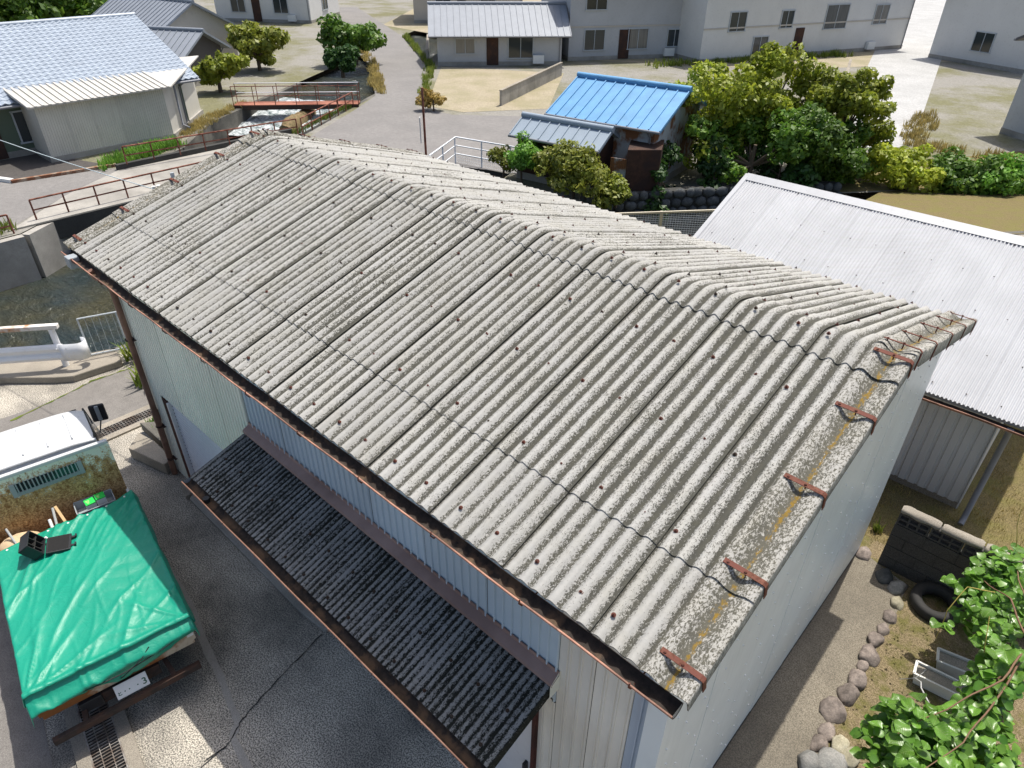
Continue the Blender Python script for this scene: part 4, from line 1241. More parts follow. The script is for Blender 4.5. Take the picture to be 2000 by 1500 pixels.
# ------------------------------------------------------------------ drains, slabs, guard rail
def grating(name, p0, dvec, L, w, nb, label, cross=2):
    d = Vector(dvec).normalized(); sdv = Vector((-d.y, d.x))
    e = empty(name, (p0[0], p0[1], 0)); tag(e, label, 'drain grating')
    def P(a, b, z): return (p0[0] + d.x * a + sdv.x * b, p0[1] + d.y * a + sdv.y * b, z)
    m = MB(); m.add([P(0, -w / 2, 0.011), P(L, -w / 2, 0.011), P(L, w / 2, 0.011), P(0, w / 2, 0.011)], [(0, 1, 2, 3)])
    m.build('drain_shade_sheet', 'crack_dark', e)  # flat near-black sheet stands in for the shaded depth below the bars
    for b in (-w / 2 + 0.008, w / 2 - 0.008):
        m = MB(); m.bar(P(0, b, 0.024), P(L, b, 0.024), 0.014, 0.026); m.build('frame_bar', 'grate_steel', e)
    mm = MB(); hx = Vector((sdv.x, sdv.y, 0)) * (w / 2 - 0.016)
    o0 = Vector((0, 0, 0.026)); mm.bar(o0 - hx, o0 + hx, 0.007, 0.022)
    me = mm.mesh('cross_bar', 'grate_steel')
    for k in range(nb):
        a = L * (k + 0.5) / nb
        q = P(a, 0, 0); inst('cross_bar', me, e, q)
    for c in range(cross):
        b = lerp(-w / 2, w / 2, (c + 1) / (cross + 1))
        m = MB(); m.bar(P(0, b, 0.0385), P(L, b, 0.0385), 0.009, 0.004); m.build('tie_bar', 'grate_steel', e)
    # concrete shoulders
    for b0, b1 in ((-w / 2 - 0.13, -w / 2), (w / 2, w / 2 + 0.13)):
        m = MB(); vs = [P(0, b0, 0), P(L, b0, 0), P(L, b1, 0), P(0, b1, 0)]
        m.prism([(q[0], q[1]) for q in vs], 0.0, 0.036); m.build('shoulder', 'kerb_concrete', e)
grating('drain_grating', (-6.6, -5.27), (0.985, -0.155), 5.2, 0.30, 130, 'long steel drain grating running out from under the rear of the truck', 2)
grating('drain_grating', (-10.16, -4.9), (0.0, 1.0), 4.2, 0.26, 84, 'steel drain grating across the yard entrance beside the brown downpipe', 3)
m = MB(); m.prism([(-9.12, -3.36), (-8.28, -3.14), (-8.35, -2.98), (-9.0, -2.98), (-9.42, -3.06)], 0.02, 0.24)
tag(m.build('concrete_slab', 'kerb_concrete', bevel=0.015), 'broken concrete slab lying at the foot of the brown downpipe', 'concrete slab')
m = MB(); m.prism([(-9.75, -2.92), (-9.0, -2.90), (-8.7, -2.7), (-9.5, -2.6)], 0.02, 0.20)
tag(m.build('concrete_slab', 'wet_concrete', bevel=0.02), 'second darker concrete slab behind the downpipe', 'concrete slab')

gr = empty('guard_rail', (-12.7, -3.1, 0.15)); tag(gr, 'white steel guard rail with curled end at the river edge', 'guard rail')
GD = Vector((-0.83, -1.06)).normalized()
def G(a, off, z):
    n_ = Vector((GD.y, -GD.x)) * -1
    q = Vector((-12.66, -3.0)) + GD * a + Vector((-GD.y, GD.x)) * off
    return (q.x, q.y, z)
sgn = 1
# W beam
prof = [(0.0, 0.34), (0.03, 0.37), (0.05, 0.42), (0.03, 0.47), (0.0, 0.50), (0.0, 0.53), (0.03, 0.56), (0.05, 0.61), (0.03, 0.66), (0.0, 0.69)]
m = MB()
rows = [[G(a, 0.10 + o, z) for o, z in prof] for a in (-0.02, 12)]
m.grid(rows, False); m.grid([[G(a, 0.094 + o, z) for o, z in prof] for a in (-0.02, 12)], False, flip=True)
m.build('beam', 'guard_white', gr)
m = MB(); rows = []
for k in range(15):
    if k < 4:
        q = [G(0.05 - 0.10 * k, 0.145, z) for z in (0.33, 0.70)]
    else:
        th = PI * (k - 3) / 11
        q = [G(-0.26 - 0.13 * math.sin(th), 0.145 - 0.13 * (1 - math.cos(th)), z) for z in (0.33, 0.70)]
    rows.append(q)
m.grid(rows, True); e_ = m.build('curled_end', 'guard_white', gr)
sol = e_.modifiers.new('s', 'SOLIDIFY'); sol.thickness = 0.006
for a in (0.0, -0.18):
    for z in (0.42, 0.61):
        m = MB(); q = Vector(G(a + 0.1, 0.15, z)); n_ = (Vector(G(0, 1, 0)) - Vector(G(0, 0, 0))); m.tube([q, q + n_ * 0.012], 0.016, 8); m.build('beam_bolt', 'guard_white', gr)
for a in (0.12, 2.2, 4.2, 6.2):
    m = MB(); m.tube([G(a, 0.0, 0.14), G(a, 0.0, 0.98)], 0.057, 14); m.build('post', 'guard_white', gr)
m = MB(); m.bar(G(-0.02, 0.0, 1.03), G(12, 0.0, 1.03), 0.11, 0.085); m.build('top_rail', 'guard_rusty', gr, bevel=0.008)
# light mesh panel closing the gap by the wall
fp = empty('wire_fence', (-12.55, -2.3, 0.15)); tag(fp, 'thin galvanised wire fence panel between guard rail and warehouse', 'fence panel')
a0, a1 = Vector((-12.74, -2.62)), Vector((-12.35, -1.6))
def F(t, z): q = a0.lerp(a1, t); return (q.x, q.y, z)
for z in (0.18, 1.0):
    m = MB(); m.tube([F(0, z), F(1, z)], 0.017, 8); m.build('frame_tube', 'steel_bare', fp)
for t_ in (0, 0.62, 1):
    m = MB(); m.tube([F(t_, 0.15), F(t_, 1.0)], 0.016, 8); m.build('frame_tube', 'steel_bare', fp)
for k in range(1, 9):
    m = MB(); m.tube([F(k / 9, 0.18), F(k / 9, 1.0)], 0.004, 5); m.build('wire', 'steel_bare', fp)

# ------------------------------------------------------------------ garden side
def rock(name, loc, r, mat, label, seed, sq=(1, 1, 0.75), group=None):
    m = MB(); nu, nv = 18, 11; rows = []
    rs_ = random.Random(seed * 17); PLN = [(Vector((rs_.gauss(0, 1), rs_.gauss(0, 1), rs_.gauss(0, 0.7))).normalized(), rs_.uniform(0.62, 0.9)) for q in range(9)]
    for i in range(nv + 1):
        th = PI * i / nv; row = []
        for j in range(nu + 1):
            ph = 2 * PI * (j % nu) / nu
            d = Vector((math.sin(th) * math.cos(ph), math.sin(th) * math.sin(ph), math.cos(th)))
            k = 1 + 0.16 * mnoise.noise(d * 1.3 + Vector((seed * 3.1, 0, 0))) + 0.16 * mnoise.noise(d * 3.0 + Vector((0, seed * 2.3, 0)))
            for pn, pd in PLN:
                dt = d.dot(pn)
                if dt > 0.05: k = min(k, pd / dt * (1 + 0.04 * mnoise.noise(d * 6)))
            k *= 1.12
            row.append((loc[0] + d.x * r * k * sq[0], loc[1] + d.y * r * k * sq[1], loc[2] + d.z * r * k * sq[2]))
        rows.append(row)
    m.grid(rows, True, flip=True)
    return tag(m.build(name, mat), label, 'stone', group)
ST = [(0.64, 2.96, .22, 'stone_purple', 'dark brown stone by the wall base, first of the edging beside the block wall'),
 (1.00, 2.72, .24, 'stone_dark', 'blackish stone in the shade at the foot of the block wall'),
 (1.20, 2.66, .26, 'stone_grey', 'grey stone with a pale rim beside the tyre'),
 (1.28, 2.36, .20, 'stone_tan', 'small pinkish tan stone next to the tyre'),
 (1.30, 2.08, .21, 'stone_purple', 'purplish stone third below the tyre on the path edge'),
 (1.29, 1.82, .17, 'stone_purple', 'small flat purplish stone on the path edge above the paired round stones'),
 (1.27, 1.58, .22, 'stone_purple', 'purplish round stone level with the mossy soil step'),
 (1.31, 1.30, .27, 'stone_purple', 'large pale topped stone beside the planters, path edge'),
 (1.30, 1.10, .16, 'stone_purple', 'small dark stone wedged below the large pale topped one'),
 (1.31, 0.87, .24, 'stone_purple', 'egg shaped purplish stone midway along the path edge'),
 (1.31, 0.60, .25, 'stone_purple', 'round dark stone casting a shadow, just above the biggest stone'),
 (1.25, 0.28, .30, 'stone_purple', 'biggest pinkish stone set into the path edge'),
 (1.30, -0.02, .20, 'stone_purple', 'small rough stone just below the biggest pinkish stone'),
 (1.29, -0.23, .22, 'stone_purple', 'purplish stone with a white spot near the bottom edge'),
 (1.46, -0.10, .21, 'stone_tan', 'smooth tan stone, upper of the pale pair'),
 (1.60, -0.14, .22, 'stone_tan', 'smooth tan stone, lower of the pale pair next to the leaves'),
 (1.47, -0.38, .30, 'stone_grey', 'wide grey angular stone below the pale pair'),
 (1.28, -0.50, .23, 'stone_grey', 'grey stone at the bottom edge left of the wide angular one')]
for k, (x, y, d, mt, lb) in enumerate(ST):
    rock('edging_stone', (x, y, 0.005 if k < 14 else 0.05), d / 2 * 1.0, mt, lb, k + 1, (random.uniform(.82, 1.0), random.uniform(1.1, 1.35), random.uniform(0.6, 0.8)), 'stones edging the path')
m = MB(); m.tube([(1.27, -0.25, 0.137), (1.27, -0.25, 0.141)], 0.014, 8)
# concrete block wall
bw = empty('block_wall', (1.6, 2.98, 0)); tag(bw, 'stained concrete block wall darkened for its shaded face, with a rough mossy top, behind the tyre', 'block wall')
blk = MB(); blk.box((0, 0, 0), (0.392, 0.12, 0.19)); bme = blk.mesh('block', 'block_concrete')
x0 = 0.84
for r in range(4):
    off = 0.0 if r % 2 else -0.2
    for c in range(5):
        x = x0 + 0.2 + off + 0.4 * c
        if r % 2 == 0 and c == 0:
            hb = MB(); hb.box((x0 + 0.097, 2.98, 0.1 + 0.2 * r), (0.19, 0.12, 0.19)); hb.build('block', 'block_concrete', bw); continue
        o = inst('block', bme, bw, (x, 2.98 + random.uniform(-.003, .003), 0.1 + 0.2 * r))
m = MB(); m.box((1.8, 2.985, 0.40), (1.92, 0.10, 0.79)); m.build('mortar', 'dark_concrete', bw)
for c in range(5):
    x = x0 + 0.2 + 0.4 * c
    m = MB()
    for dz, hh in ((-0.085, 0.02), (0.085, 0.02), (0.0, 0.025)):
        m.box((x, 2.98, 0.905 + dz), (0.388, 0.12, hh))
    for dx in (-0.182, -0.06, 0.06, 0.182):
        m.box((x + dx, 2.98, 0.905), (0.025, 0.118, 0.188))
    m.build('openwork_block', 'block_concrete', bw)
for c in range(4):
    m = MB(); rows = []
    xa, xb = x0 + 0.5 * c + 0.005, x0 + 0.5 * c + 0.485
    for i in range(15):
        x = lerp(xa, xb, i / 14); row = []
        e = 0.8 if i in (0, 14) else 1.0
        for j in range(13):
            ph = 2 * PI * (j % 12) / 12
            k = 1 + 0.30 * mnoise.noise((x * 7, math.cos(ph) * 2, math.sin(ph) * 2))
            row.append((x, 2.98 + 0.082 * e * k * math.cos(ph), 1.035 + 0.052 * e * k * math.sin(ph)))
        rows.append(row)
    m.grid(rows, True)
    for rr in (rows[0], rows[-1]): m.add(rr[:-1], [tuple(range(12))])
    m.build('coping', 'kerb_concrete', bw)
# tyre
m = MB(); rows = []
TC = Vector((1.66, 2.64, 0.10)); 
for i in range(37):
    a = 2 * PI * i / 36; row = []
    for j in range(13):
        b = 2 * PI * j / 12
        rr = 0.235 + 0.07 * math.copysign(abs(math.cos(b)) ** 0.7, math.cos(b)); zz = 0.085 * math.copysign(abs(math.sin(b)) ** 0.7, math.sin(b))
        row.append((TC.x + rr * math.cos(a), TC.y + rr * math.sin(a) * 0.98, TC.z + zz + 0.10 * (math.sin(a)) * 0.3))
    rows.append(row)
m.grid(rows, True, flip=False)
ty = m.build('tyre', 'black_rubber'); tag(ty, 'old black tyre lying against the block wall', 'tyre')
# planters
def planter(loc, rz, label):
    e = empty('planter', loc, rz); tag(e, label, 'planter', 'white planters among the leaves')
    L, w, h = 0.60, 0.20, 0.19
    m = MB()
    for z, s_ in ((0.0, 0.86), (h, 1.0)):
        pass
    outer = lambda z, s_: [(-L / 2 * s_, -w / 2 * s_, z), (L / 2 * s_, -w / 2 * s_, z), (L / 2 * s_, w / 2 * s_, z), (-L / 2 * s_, w / 2 * s_, z)]
    a = outer(0.012, 0.86); b = outer(h, 1.0); c = outer(h, 0.93); d = outer(0.15, 0.91)
    vs = a + b + c + d
    fs = [(3, 2, 1, 0)] + [(i, (i + 1) % 4, (i + 1) % 4 + 4, i + 4) for i in range(4)] + [(i + 4, (i + 1) % 4 + 4, (i + 1) % 4 + 8, i + 8) for i in range(4)] + [(i + 8, (i + 1) % 4 + 8, (i + 1) % 4 + 12, i + 12) for i in range(4)]
    m.add(vs, fs); m.build('planter_shell', 'planter_white', e, world=False)
    m = MB(); m.add(outer(0.165, 0.915), [(0, 1, 2, 3)]); m.build('potting_soil', 'kerb_concrete', e, world=False)
    m = MB()
    for s1, s2 in (((-1, -1), (1, -1)), ((1, -1), (1, 1)), ((1, 1), (-1, 1)), ((-1, 1), (-1, -1))):
        m.bar((s1[0] * L / 2, s1[1] * w / 2, h), (s2[0] * L / 2, s2[1] * w / 2, h), 0.022, 0.016)
    m.build('planter_rim', 'planter_white', e, world=False)
planter((2.06, 1.40, 0.004), 0.12, 'long white planter with an empty soil trough, nearer the path stones')
planter((2.20, 1.80, 0.004), 0.22, 'long white planter behind the other one, half under leaves')
def rim_dots(): pass
# dead twig
m = MB(); m.tube([(1.68, 1.02, 0.25), (1.80, 1.0, 0.42), (1.86, 0.92, 0.50), (1.88, 0.80, 0.55), (2.0, 0.62, 0.60), (2.08, 0.40, 0.5)], [0.004, 0.006, 0.007, 0.008, 0.009, 0.010], 6)
m.tube([(1.80, 1.0, 0.42), (1.84, 1.06, 0.50), (1.85, 1.12, 0.52)], 0.004, 5)
tag(m.build('dead_twig', 'wood_grey'), 'bare pale twig sticking out over the soil beside the planters', 'twig')
# soil clods (loose, uncountable)
m = MB()
for k in range(260):
    x = random.uniform(1.40, 2.3); y = random.uniform(-0.6, 2.4)
    r = random.uniform(0.006, 0.022) * (1.5 if y < 0.4 else 0.8)
    c = Vector((x, y, 0.006 + r * 0.3)); vs = []
    for q in ((1, 0, 0), (-1, 0, 0), (0, 1, 0), (0, -1, 0), (0, 0, 1)):
        vs.append(c + Vector(q) * r * random.uniform(0.6, 1.3))
    m.add(vs, [(0, 2, 4), (2, 1, 4), (1, 3, 4), (3, 0, 4)])
o = m.build('soil_clods', 'soil'); o['kind'] = 'stuff'; o['label'] = 'crumbled clods of bare garden soil'; o['category'] = 'soil'
# grass tufts
def blades(m, c, n, h, spread, rnd=random):
    for k in range(n):
        a = rnd.uniform(0, 2 * PI); r = spread * math.sqrt(rnd.random())
        b = Vector((c[0] + r * math.cos(a), c[1] + r * math.sin(a), c[2]))
        hh = h * rnd.uniform(0.5, 1.2); ln = rnd.uniform(0.1, 0.7) * hh; a2 = rnd.uniform(0, 2 * PI)
        tip = b + Vector((math.cos(a2) * ln, math.sin(a2) * ln, hh)); wv = Vector((-math.sin(a2), math.cos(a2), 0)) * 0.012 * (h / 0.2)
        mid = b.lerp(tip, 0.5) + Vector((0, 0, 0.12 * hh))
        m.add([b - wv, b + wv, mid + wv * 0.8, mid - wv * 0.8, tip], [(0, 1, 2, 3), (3, 2, 4)])
def grassobj(name, spots, mat, label, h, n, spread):
    m = MB()
    for c in spots: blades(m, c, n, h, spread)
    o = m.build(name, mat); o['kind'] = 'stuff'; o['label'] = label; o['category'] = 'grass'
    return o
sp = []
for k in range(620):
    x = random.uniform(0.2, 3.4); y = random.uniform(3.2, 8.5)
    if 0.0 < x < 1.45 and y > 4.75: continue
    sp.append((x, y, 0.004))
grassobj('lawn_grass', sp, 'grass_dry', 'dry yellow grass beside the white roofed shed', 0.06, 12, 0.14)
sp = [(random.uniform(1.36, 2.0), random.uniform(0.6, 2.6), 0.004) for k in range(170)]
grassobj('moss_tufts', sp, 'grass_green', 'low mossy growth on the soil beside the path', 0.022, 10, 0.07)
m = MB(); blades(m, (0.63, 3.57, 0), 40, 0.16, 0.07); tag(m.build('weed', 'grass_green'), 'single green weed tuft between warehouse corner and block wall', 'weed')
m = MB()
for q in ((-12.2, -1.95, 0.05), (-11.9, -1.75, 0.02), (-11.2, -2.2, 0.01), (-11.5, -1.7, 0.01)):
    blades(m, q, 70, 0.40, 0.22)
tag(m.build('weed_clump', 'grass_green'), 'green weeds growing at the kerb end beside the brown downpipe', 'weeds')
m = MB(); 
for q in range(8): blades(m, (-9.7 + 0.12 * q, -2.75 + 0.05 * (q % 3), 0.0), 22, 0.22, 0.1)
tag(m.build('weed_clump', 'leaf_bright'), 'bright green weeds in the gap behind the downpipe', 'weeds')

# ---- kiwi vine with large round leaves
kv = empty('kiwi_vine', (2.6, 1.2, 0)); tag(kv, 'broad leaved green climbing vine in the bottom right corner', 'vine')
def leaf_mesh(fold_, seed):
    m = MB(); rnd = random.Random(seed)
    nu, nr = 14, 4
    rows = []
    mid = []
    for i in range(9):
        t = i / 8; mid.append((t, 0))
    def wid(t):
        return 0.52 * (math.sin(PI * min(1, t ** 0.75)) ** 0.75) * (1.0 if t < 0.85 else 0.9)
    for i in range(9):
        t = i / 8; row = []
        for j in range(7):
            u = -1 + 2 * j / 6
            y = u * wid(t) + 0.0
            z = fold_ * abs(u) * wid(t) - (0.10 + 0.13 * (seed % 3)) * t * t + 0.09 * math.sin(3.1 * u + 6 * t + seed * 1.7) * abs(u) - 0.10 * (u * u) * wid(t) * 0.6
            row.append((t, y, z))
        rows.append(row)
    m.grid(rows, True, flip=True)
    return m.mesh('leaf', 'leaf_kiwi')
LM = [leaf_mesh(f, s) for s, f in enumerate((0.28, 0.10, 0.45, 0.02))]
rk = random.Random(11)
def simple_leaf(f):
    m = MB(); rows = []
    for i, (t_, w_) in enumerate(((0, 0.02), (0.2, 0.36), (0.45, 0.5), (0.72, 0.40), (1.0, 0.02))):
        rows.append([(t_, u * w_, f * abs(u) * w_ - 0.25 * t_ * t_) for u in (-1, 0, 1)])
    m.grid(rows, True, flip=True); return m.mesh('leaf', 'leaf_kiwi')
LMS = [simple_leaf(f) for f in (0.3, 0.1, 0.45, 0.2)]
stems = []
def vine_stem(pts, r0, r1, mat='vine_stem'):
    n = len(pts); m = MB()
    P = []
    for a, b in zip(pts[:-1], pts[1:]):
        for k in range(5): P.append(Vector(a).lerp(Vector(b), k / 5))
    P.append(Vector(pts[-1]))
    P = [q + Vector((mnoise.noise(q * 2.0), mnoise.noise(q * 2.0 + Vector((5, 0, 0))), mnoise.noise(q * 2 + Vector((0, 7, 0))))) * 0.05 for q in P]
    m.tube(P, [lerp(r0, r1, k / (len(P) - 1)) for k in range(len(P))], 6)
    m.build('stem', mat, kv)
    return P
trunk = vine_stem([(2.75, 1.6, 0), (2.6, 1.5, 0.6), (2.65, 1.3, 1.2), (2.5, 1.2, 1.7)], 0.035, 0.02)
shoots = [[(2.5, 1.2, 1.5), (2.35, 1.6, 1.6), (2.2, 2.3, 1.4), (2.1, 2.9, 1.15)],
 [(2.5, 1.2, 1.5), (2.2, 1.7, 1.5), (1.95, 2.1, 1.25), (1.85, 2.4, 1.0)],
 [(2.5, 1.2, 1.5), (2.35, 0.5, 1.6), (2.1, -0.1, 1.5), (1.80, -0.55, 1.3)],
 [(2.5, 1.2, 1.5), (2.4, 0.4, 1.4), (2.3, -0.3, 1.45), (2.1, -0.8, 1.4)],
 [(2.5, 1.2, 1.5), (2.3, 0.5, 1.1), (2.05, 0.0, 0.95), (1.72, -0.15, 0.8)],
 [(2.5, 1.2, 1.5), (2.5, 2.0, 1.0), (2.35, 2.6, 0.8), (2.25, 3.0, 0.7)]]
for sh in shoots:
    vine_stem(sh, 0.012, 0.004)
clusters = [((2.10, 2.20, 1.15), (0.32, 0.70, 0.34), 112), ((2.32, 1.15, 1.35), (0.18, 0.42, 0.26), 42), ((1.99, -0.42, 1.25), (0.38, 0.42, 0.26), 98), ((2.30, 0.32, 1.2), (0.20, 0.36, 0.26), 36), ((1.72, 2.2, 1.05), (0.10, 0.12, 0.1), 5), ((1.78, 1.25, 1.1), (0.10, 0.10, 0.06), 4)]
for (c, r_, n_) in clusters:
    for k in range(n_):
        while True:
            d = Vector((rk.uniform(-1, 1), rk.uniform(-1, 1), rk.uniform(-1, 1)))
            if 0.3 < d.length < 1: break
        q = Vector((c[0] + d.x * r_[0], c[1] + d.y * r_[1], c[2] + d.z * r_[2]))
        a = math.atan2(d.y, d.x) + rk.uniform(-1.0, 1.0)
        s_ = rk.choice((rk.uniform(0.125, 0.165), rk.uniform(0.085, 0.13)))
        inst('leaf', LM[rk.randrange(4)], kv, q, (rk.uniform(-0.5, 0.5), rk.uniform(-0.35, 0.55), a), (s_, s_, s_))
for P in ([(2.05, 1.75, 1.45), (1.82, 1.75, 1.35), (1.74, 1.55, 1.1), (1.80, 1.40, 0.75)], [(2.2, 0.9, 1.4), (2.12, 0.75, 1.7), (2.05, 0.9, 1.9)], [(2.1, 2.9, 1.3), (2.02, 2.95, 1.55), (2.0, 3.0, 1.75)]):
    vine_stem(P, 0.006, 0.004, 'young_stem')

m = MB()
for (c, r_, n_) in (((2.16, 2.30, 1.0), (0.40, 0.85, 0.36), 620), ((2.02, -0.48, 1.1), (0.45, 0.5, 0.26), 520), ((2.38, 0.85, 1.15), (0.20, 0.6, 0.3), 300), ((2.3, -0.1, 1.0), (0.3, 0.4, 0.3), 220), ((2.55, 0.15, 0.9), (0.25, 0.55, 0.3), 260)):
    for k in range(n_):
        while True:
            d = Vector((rk.uniform(-1, 1), rk.uniform(-1, 1), rk.uniform(-1, 1)))
            if d.length < 1: break
        q = Vector((c[0] + d.x * r_[0], c[1] + d.y * r_[1], c[2] + d.z * r_[2])); s_ = rk.uniform(0.07, 0.13)
        R = Matrix.Rotation(rk.uniform(0, 2 * PI), 3, 'Z') @ Matrix.Rotation(rk.uniform(-0.5, 0.7), 3, 'Y') @ Matrix.Rotation(rk.uniform(-0.6, 0.6), 3, 'X')
        me = LMS[rk.randrange(4)]
        m.add([q + R @ (v.co * s_) for v in me.vertices], [tuple(p_.vertices) for p_ in me.polygons], True)
o = m.build('inner_foliage', 'leaf_vine_inner', kv); o['kind'] = 'stuff'
# ------------------------------------------------------------------ white roofed shed behind
sh = empty('storage_shed', (-1.3, 6.2, 0)); tag(sh, 'shed with a white corrugated metal roof behind the warehouse', 'shed')
SY0, SZ0, SL = 4.45, 2.0, 0.446
SRG = 7.6
def SP(x, y, h):
    z = SZ0 + SL * (y - SY0) if y <= SRG else SZ0 + SL * (2 * SRG - y - SY0)
    return (x, y, z + h)
m = MB(); m.prism([(-4.0, 4.92), (1.34, 4.92), (1.34, 10.3), (-4.0, 10.3)], 0.0, 1.95)
m.add([(1.34, 4.92, 1.95), (1.34, 10.3, 1.95), (1.34, 7.6, 3.25)], [(0, 1, 2)]); m.add([(-4.0, 4.92, 1.95), (-4.0, 10.3, 1.95), (-4.0, 7.6, 3.25)], [(2, 1, 0)])
sw = m.build('wall', 'siding_grey', sh)
for k in range(6):
    a = -4.0 + 0.89 * k
    siding(a + 0.002, a + 0.888, 0.12, 1.98, 4.905, 'siding_grey', 'groove', sw, 0.148)
m = MB(); m.box((-1.33, 4.93, 0.06), (5.4, 0.05, 0.12)); m.build('plinth', 'kerb_concrete', sh)
m = MB(); m.box((1.355, 7.6, 1.0), (0.02, 5.4, 2.0)); m.build('end_wall', 'siding_grey', sh)
q = [SP(-4.22, SY0 + 0.06, -0.05), SP(1.70, SY0 + 0.06, -0.05), SP(1.70, SRG, -0.05), SP(-4.22, SRG, -0.05)]
m = MB(); m.add(q + [(a, b, c - 0.05) for a, b, c in q], [(0, 1, 2, 3), (7, 6, 5, 4), (0, 4, 5, 1), (1, 5, 6, 2), (2, 6, 7, 3), (3, 7, 4, 0)])
q = [SP(-4.22, SRG, -0.05), SP(1.70, SRG, -0.05), SP(1.70, 10.75, -0.05), SP(-4.22, 10.75, -0.05)]
m.add(q + [(a, b, c - 0.05) for a, b, c in q], [(0, 1, 2, 3), (7, 6, 5, 4), (0, 4, 5, 1), (1, 5, 6, 2), (2, 6, 7, 3), (3, 7, 4, 0)])
srf = m.build('roof', 'grey_plastic', sh)
def sw_(x): return 0.0125 * math.cos(2 * PI * x / 0.0555)
for k in range(8):
    a = -4.25 + 0.7465 * k; b = a + 0.80
    b = min(b, 1.72)
    prof = [(lambda x, h, y=y: SP(x, y, h)) for y in (SY0, SRG)]
    m, xs, top, bot = slab_sheet(a, b, prof, 0.007, int((b - a) / 0.0093), sw_, 0.002)
    finish_slab(m, top, bot, False); m.build('roof_sheet', 'shed_roof_white', srf)
m = MB()
m.grid([[SP(x, y, 0.012) for x in (-4.25, 1.72)] for y in (SRG, 10.75)], False); m.build('rear_roof_sheet', 'shed_roof_white', srf)
m = MB(); m.grid([[(x, y, z) for x in (-4.27, 1.74)] for y, z in ((SRG - 0.16, SP(0, SRG - 0.16, 0.02)[2]), (SRG, SP(0, SRG, 0.035)[2]), (SRG + 0.16, SP(0, SRG + 0.16, 0.02)[2]))], False); m.build('ridge_cap', 'shed_roof_white', srf)
m = MB(); 
for x in (-4.26,):
    m.bar(SP(x, SY0, 0.0), SP(x, SRG, 0.0), 0.09, 0.05)
m.build('verge_trim', 'shed_roof_white', srf)
me = MB().tube([(0, 0, 0), (0, 0, 0.010)], 0.0095, 8).mesh('roof_screw', 'dark_bolt')
for r in range(5):
    for k in range(13):
        x = -4.05 + 0.444 * k + random.uniform(-0.02, 0.02); y = 4.62 + 0.7 * r
        inst('roof_screw', me, srf, SP(x, y, 0.008))
g3 = gutter(-4.25, 1.72, 4.42, 1.93, 0.05, ['gutter_brown', 'gutter_inside'], sh)
m = MB(); m.tube([(1.50, 4.45, 1.9), (1.50, 4.62, 1.7), (1.50, 4.68, 0.15), (1.5, 4.5, 0.06)], 0.042, 10); m.build('downpipe', 'pipe_grey', sh)

# ------------------------------------------------------------------ foliage builders
import array
def crown_mesh(name, lobes, n, size, mat, seed, flat=0.4):
    rnd = random.Random(seed); vs = []; fs = []
    sub = []
    for (c, rx, rz) in lobes:
        sub.append((c, rx * 0.72, rz * 0.72))
        for k in range(6):
            d = Vector((rnd.gauss(0, 1), rnd.gauss(0, 1), rnd.gauss(0, 0.8) + 0.25)).normalized(); q = rnd.uniform(0.55, 1.0)
            f_ = rnd.uniform(0.22, 0.48)
            sub.append(((c[0] + d.x * rx * q, c[1] + d.y * rx * q, c[2] + d.z * rz * q), rx * f_, rz * f_))
    lobes = sub
    tot = sum((l[1] * l[1] * l[2]) ** 0.8 for l in lobes)
    for (c, rx, rz) in lobes:
        k_ = int(n * (rx * rx * rz) ** 0.8 / tot) + 4
        for k in range(k_):
            while True:
                d = Vector((rnd.uniform(-1, 1), rnd.uniform(-1, 1), rnd.uniform(-1, 1)))
                if 0.05 < d.length < 1: break
            r = d.length ** 0.35; d.normalize()
            bump = 1 + 0.28 * mnoise.noise(d * 2.2 + Vector(c))
            if mnoise.noise(Vector((d.x * 3.1, d.y * 3.1, d.z * 3.1)) + Vector(c) * 1.7) < -0.28: continue
            p = Vector((c[0] + d.x * rx * r * bump, c[1] + d.y * rx * r * bump, c[2] + d.z * rz * r * bump))
            nrm = (d + Vector((rnd.gauss(0, .6), rnd.gauss(0, .6), rnd.gauss(0, .6) + flat))).normalized()
            a = nrm.orthogonal().normalized(); a.rotate(Matrix.Rotation(rnd.uniform(0, 2 * PI), 3, nrm)); b = nrm.cross(a)
            s_ = size * rnd.choice((rnd.uniform(0.45, 0.8), rnd.uniform(0.7, 1.2), rnd.uniform(1.0, 1.5)))
            o = len(vs)
            vs += [tuple(p - a * s_), tuple(p + b * s_ * 0.55), tuple(p + a * s_), tuple(p - b * s_ * 0.55)]
            fs.append((o, o + 1, o + 2, o + 3))
    me = bpy.data.meshes.new(name); me.from_pydata(vs, [], fs); me.materials.append(M[mat]); me.update()
    return me
def tree(name, label, base, h, lobes, mat, n, size, seed, cat='tree', group=None, tr=0.14):
    e = empty(name, base); tag(e, label, cat, group)
    L = [((base[0] + l[0], base[1] + l[1], base[2] + l[2]), l[3], l[4]) for l in lobes]
    o = bpy.data.objects.new('crown', crown_mesh('crown', L, n, size, mat, seed)); link(o, e)
    rnd = random.Random(seed); m = MB()
    top = Vector((base[0], base[1], base[2] + h * 0.55))
    m.tube([base, (base[0] + rnd.uniform(-.1, .1) * h * 0.2, base[1], base[2] + h * 0.3), top], [tr, tr * 0.8, tr * 0.5], 8)
    for l in L:
        m.tube([(base[0], base[1], base[2] + h * 0.28), Vector((base[0], base[1], base[2] + h * 0.3)).lerp(Vector(l[0]), 0.55) + Vector((0, 0, -0.1)), l[0]], [tr * 0.5, tr * 0.35, tr * 0.12], 6)
    m.build('trunk', 'bark', e)
    return e
def R_(rnd, n, sx, sy, z0, z1, r0, r1):
    return [(rnd.uniform(-sx, sx), rnd.uniform(-sy, sy), rnd.uniform(z0, z1), rnd.uniform(r0, r1), rnd.uniform(r0, r1) * 0.8) for k in range(n)]
rr = random.Random(5)
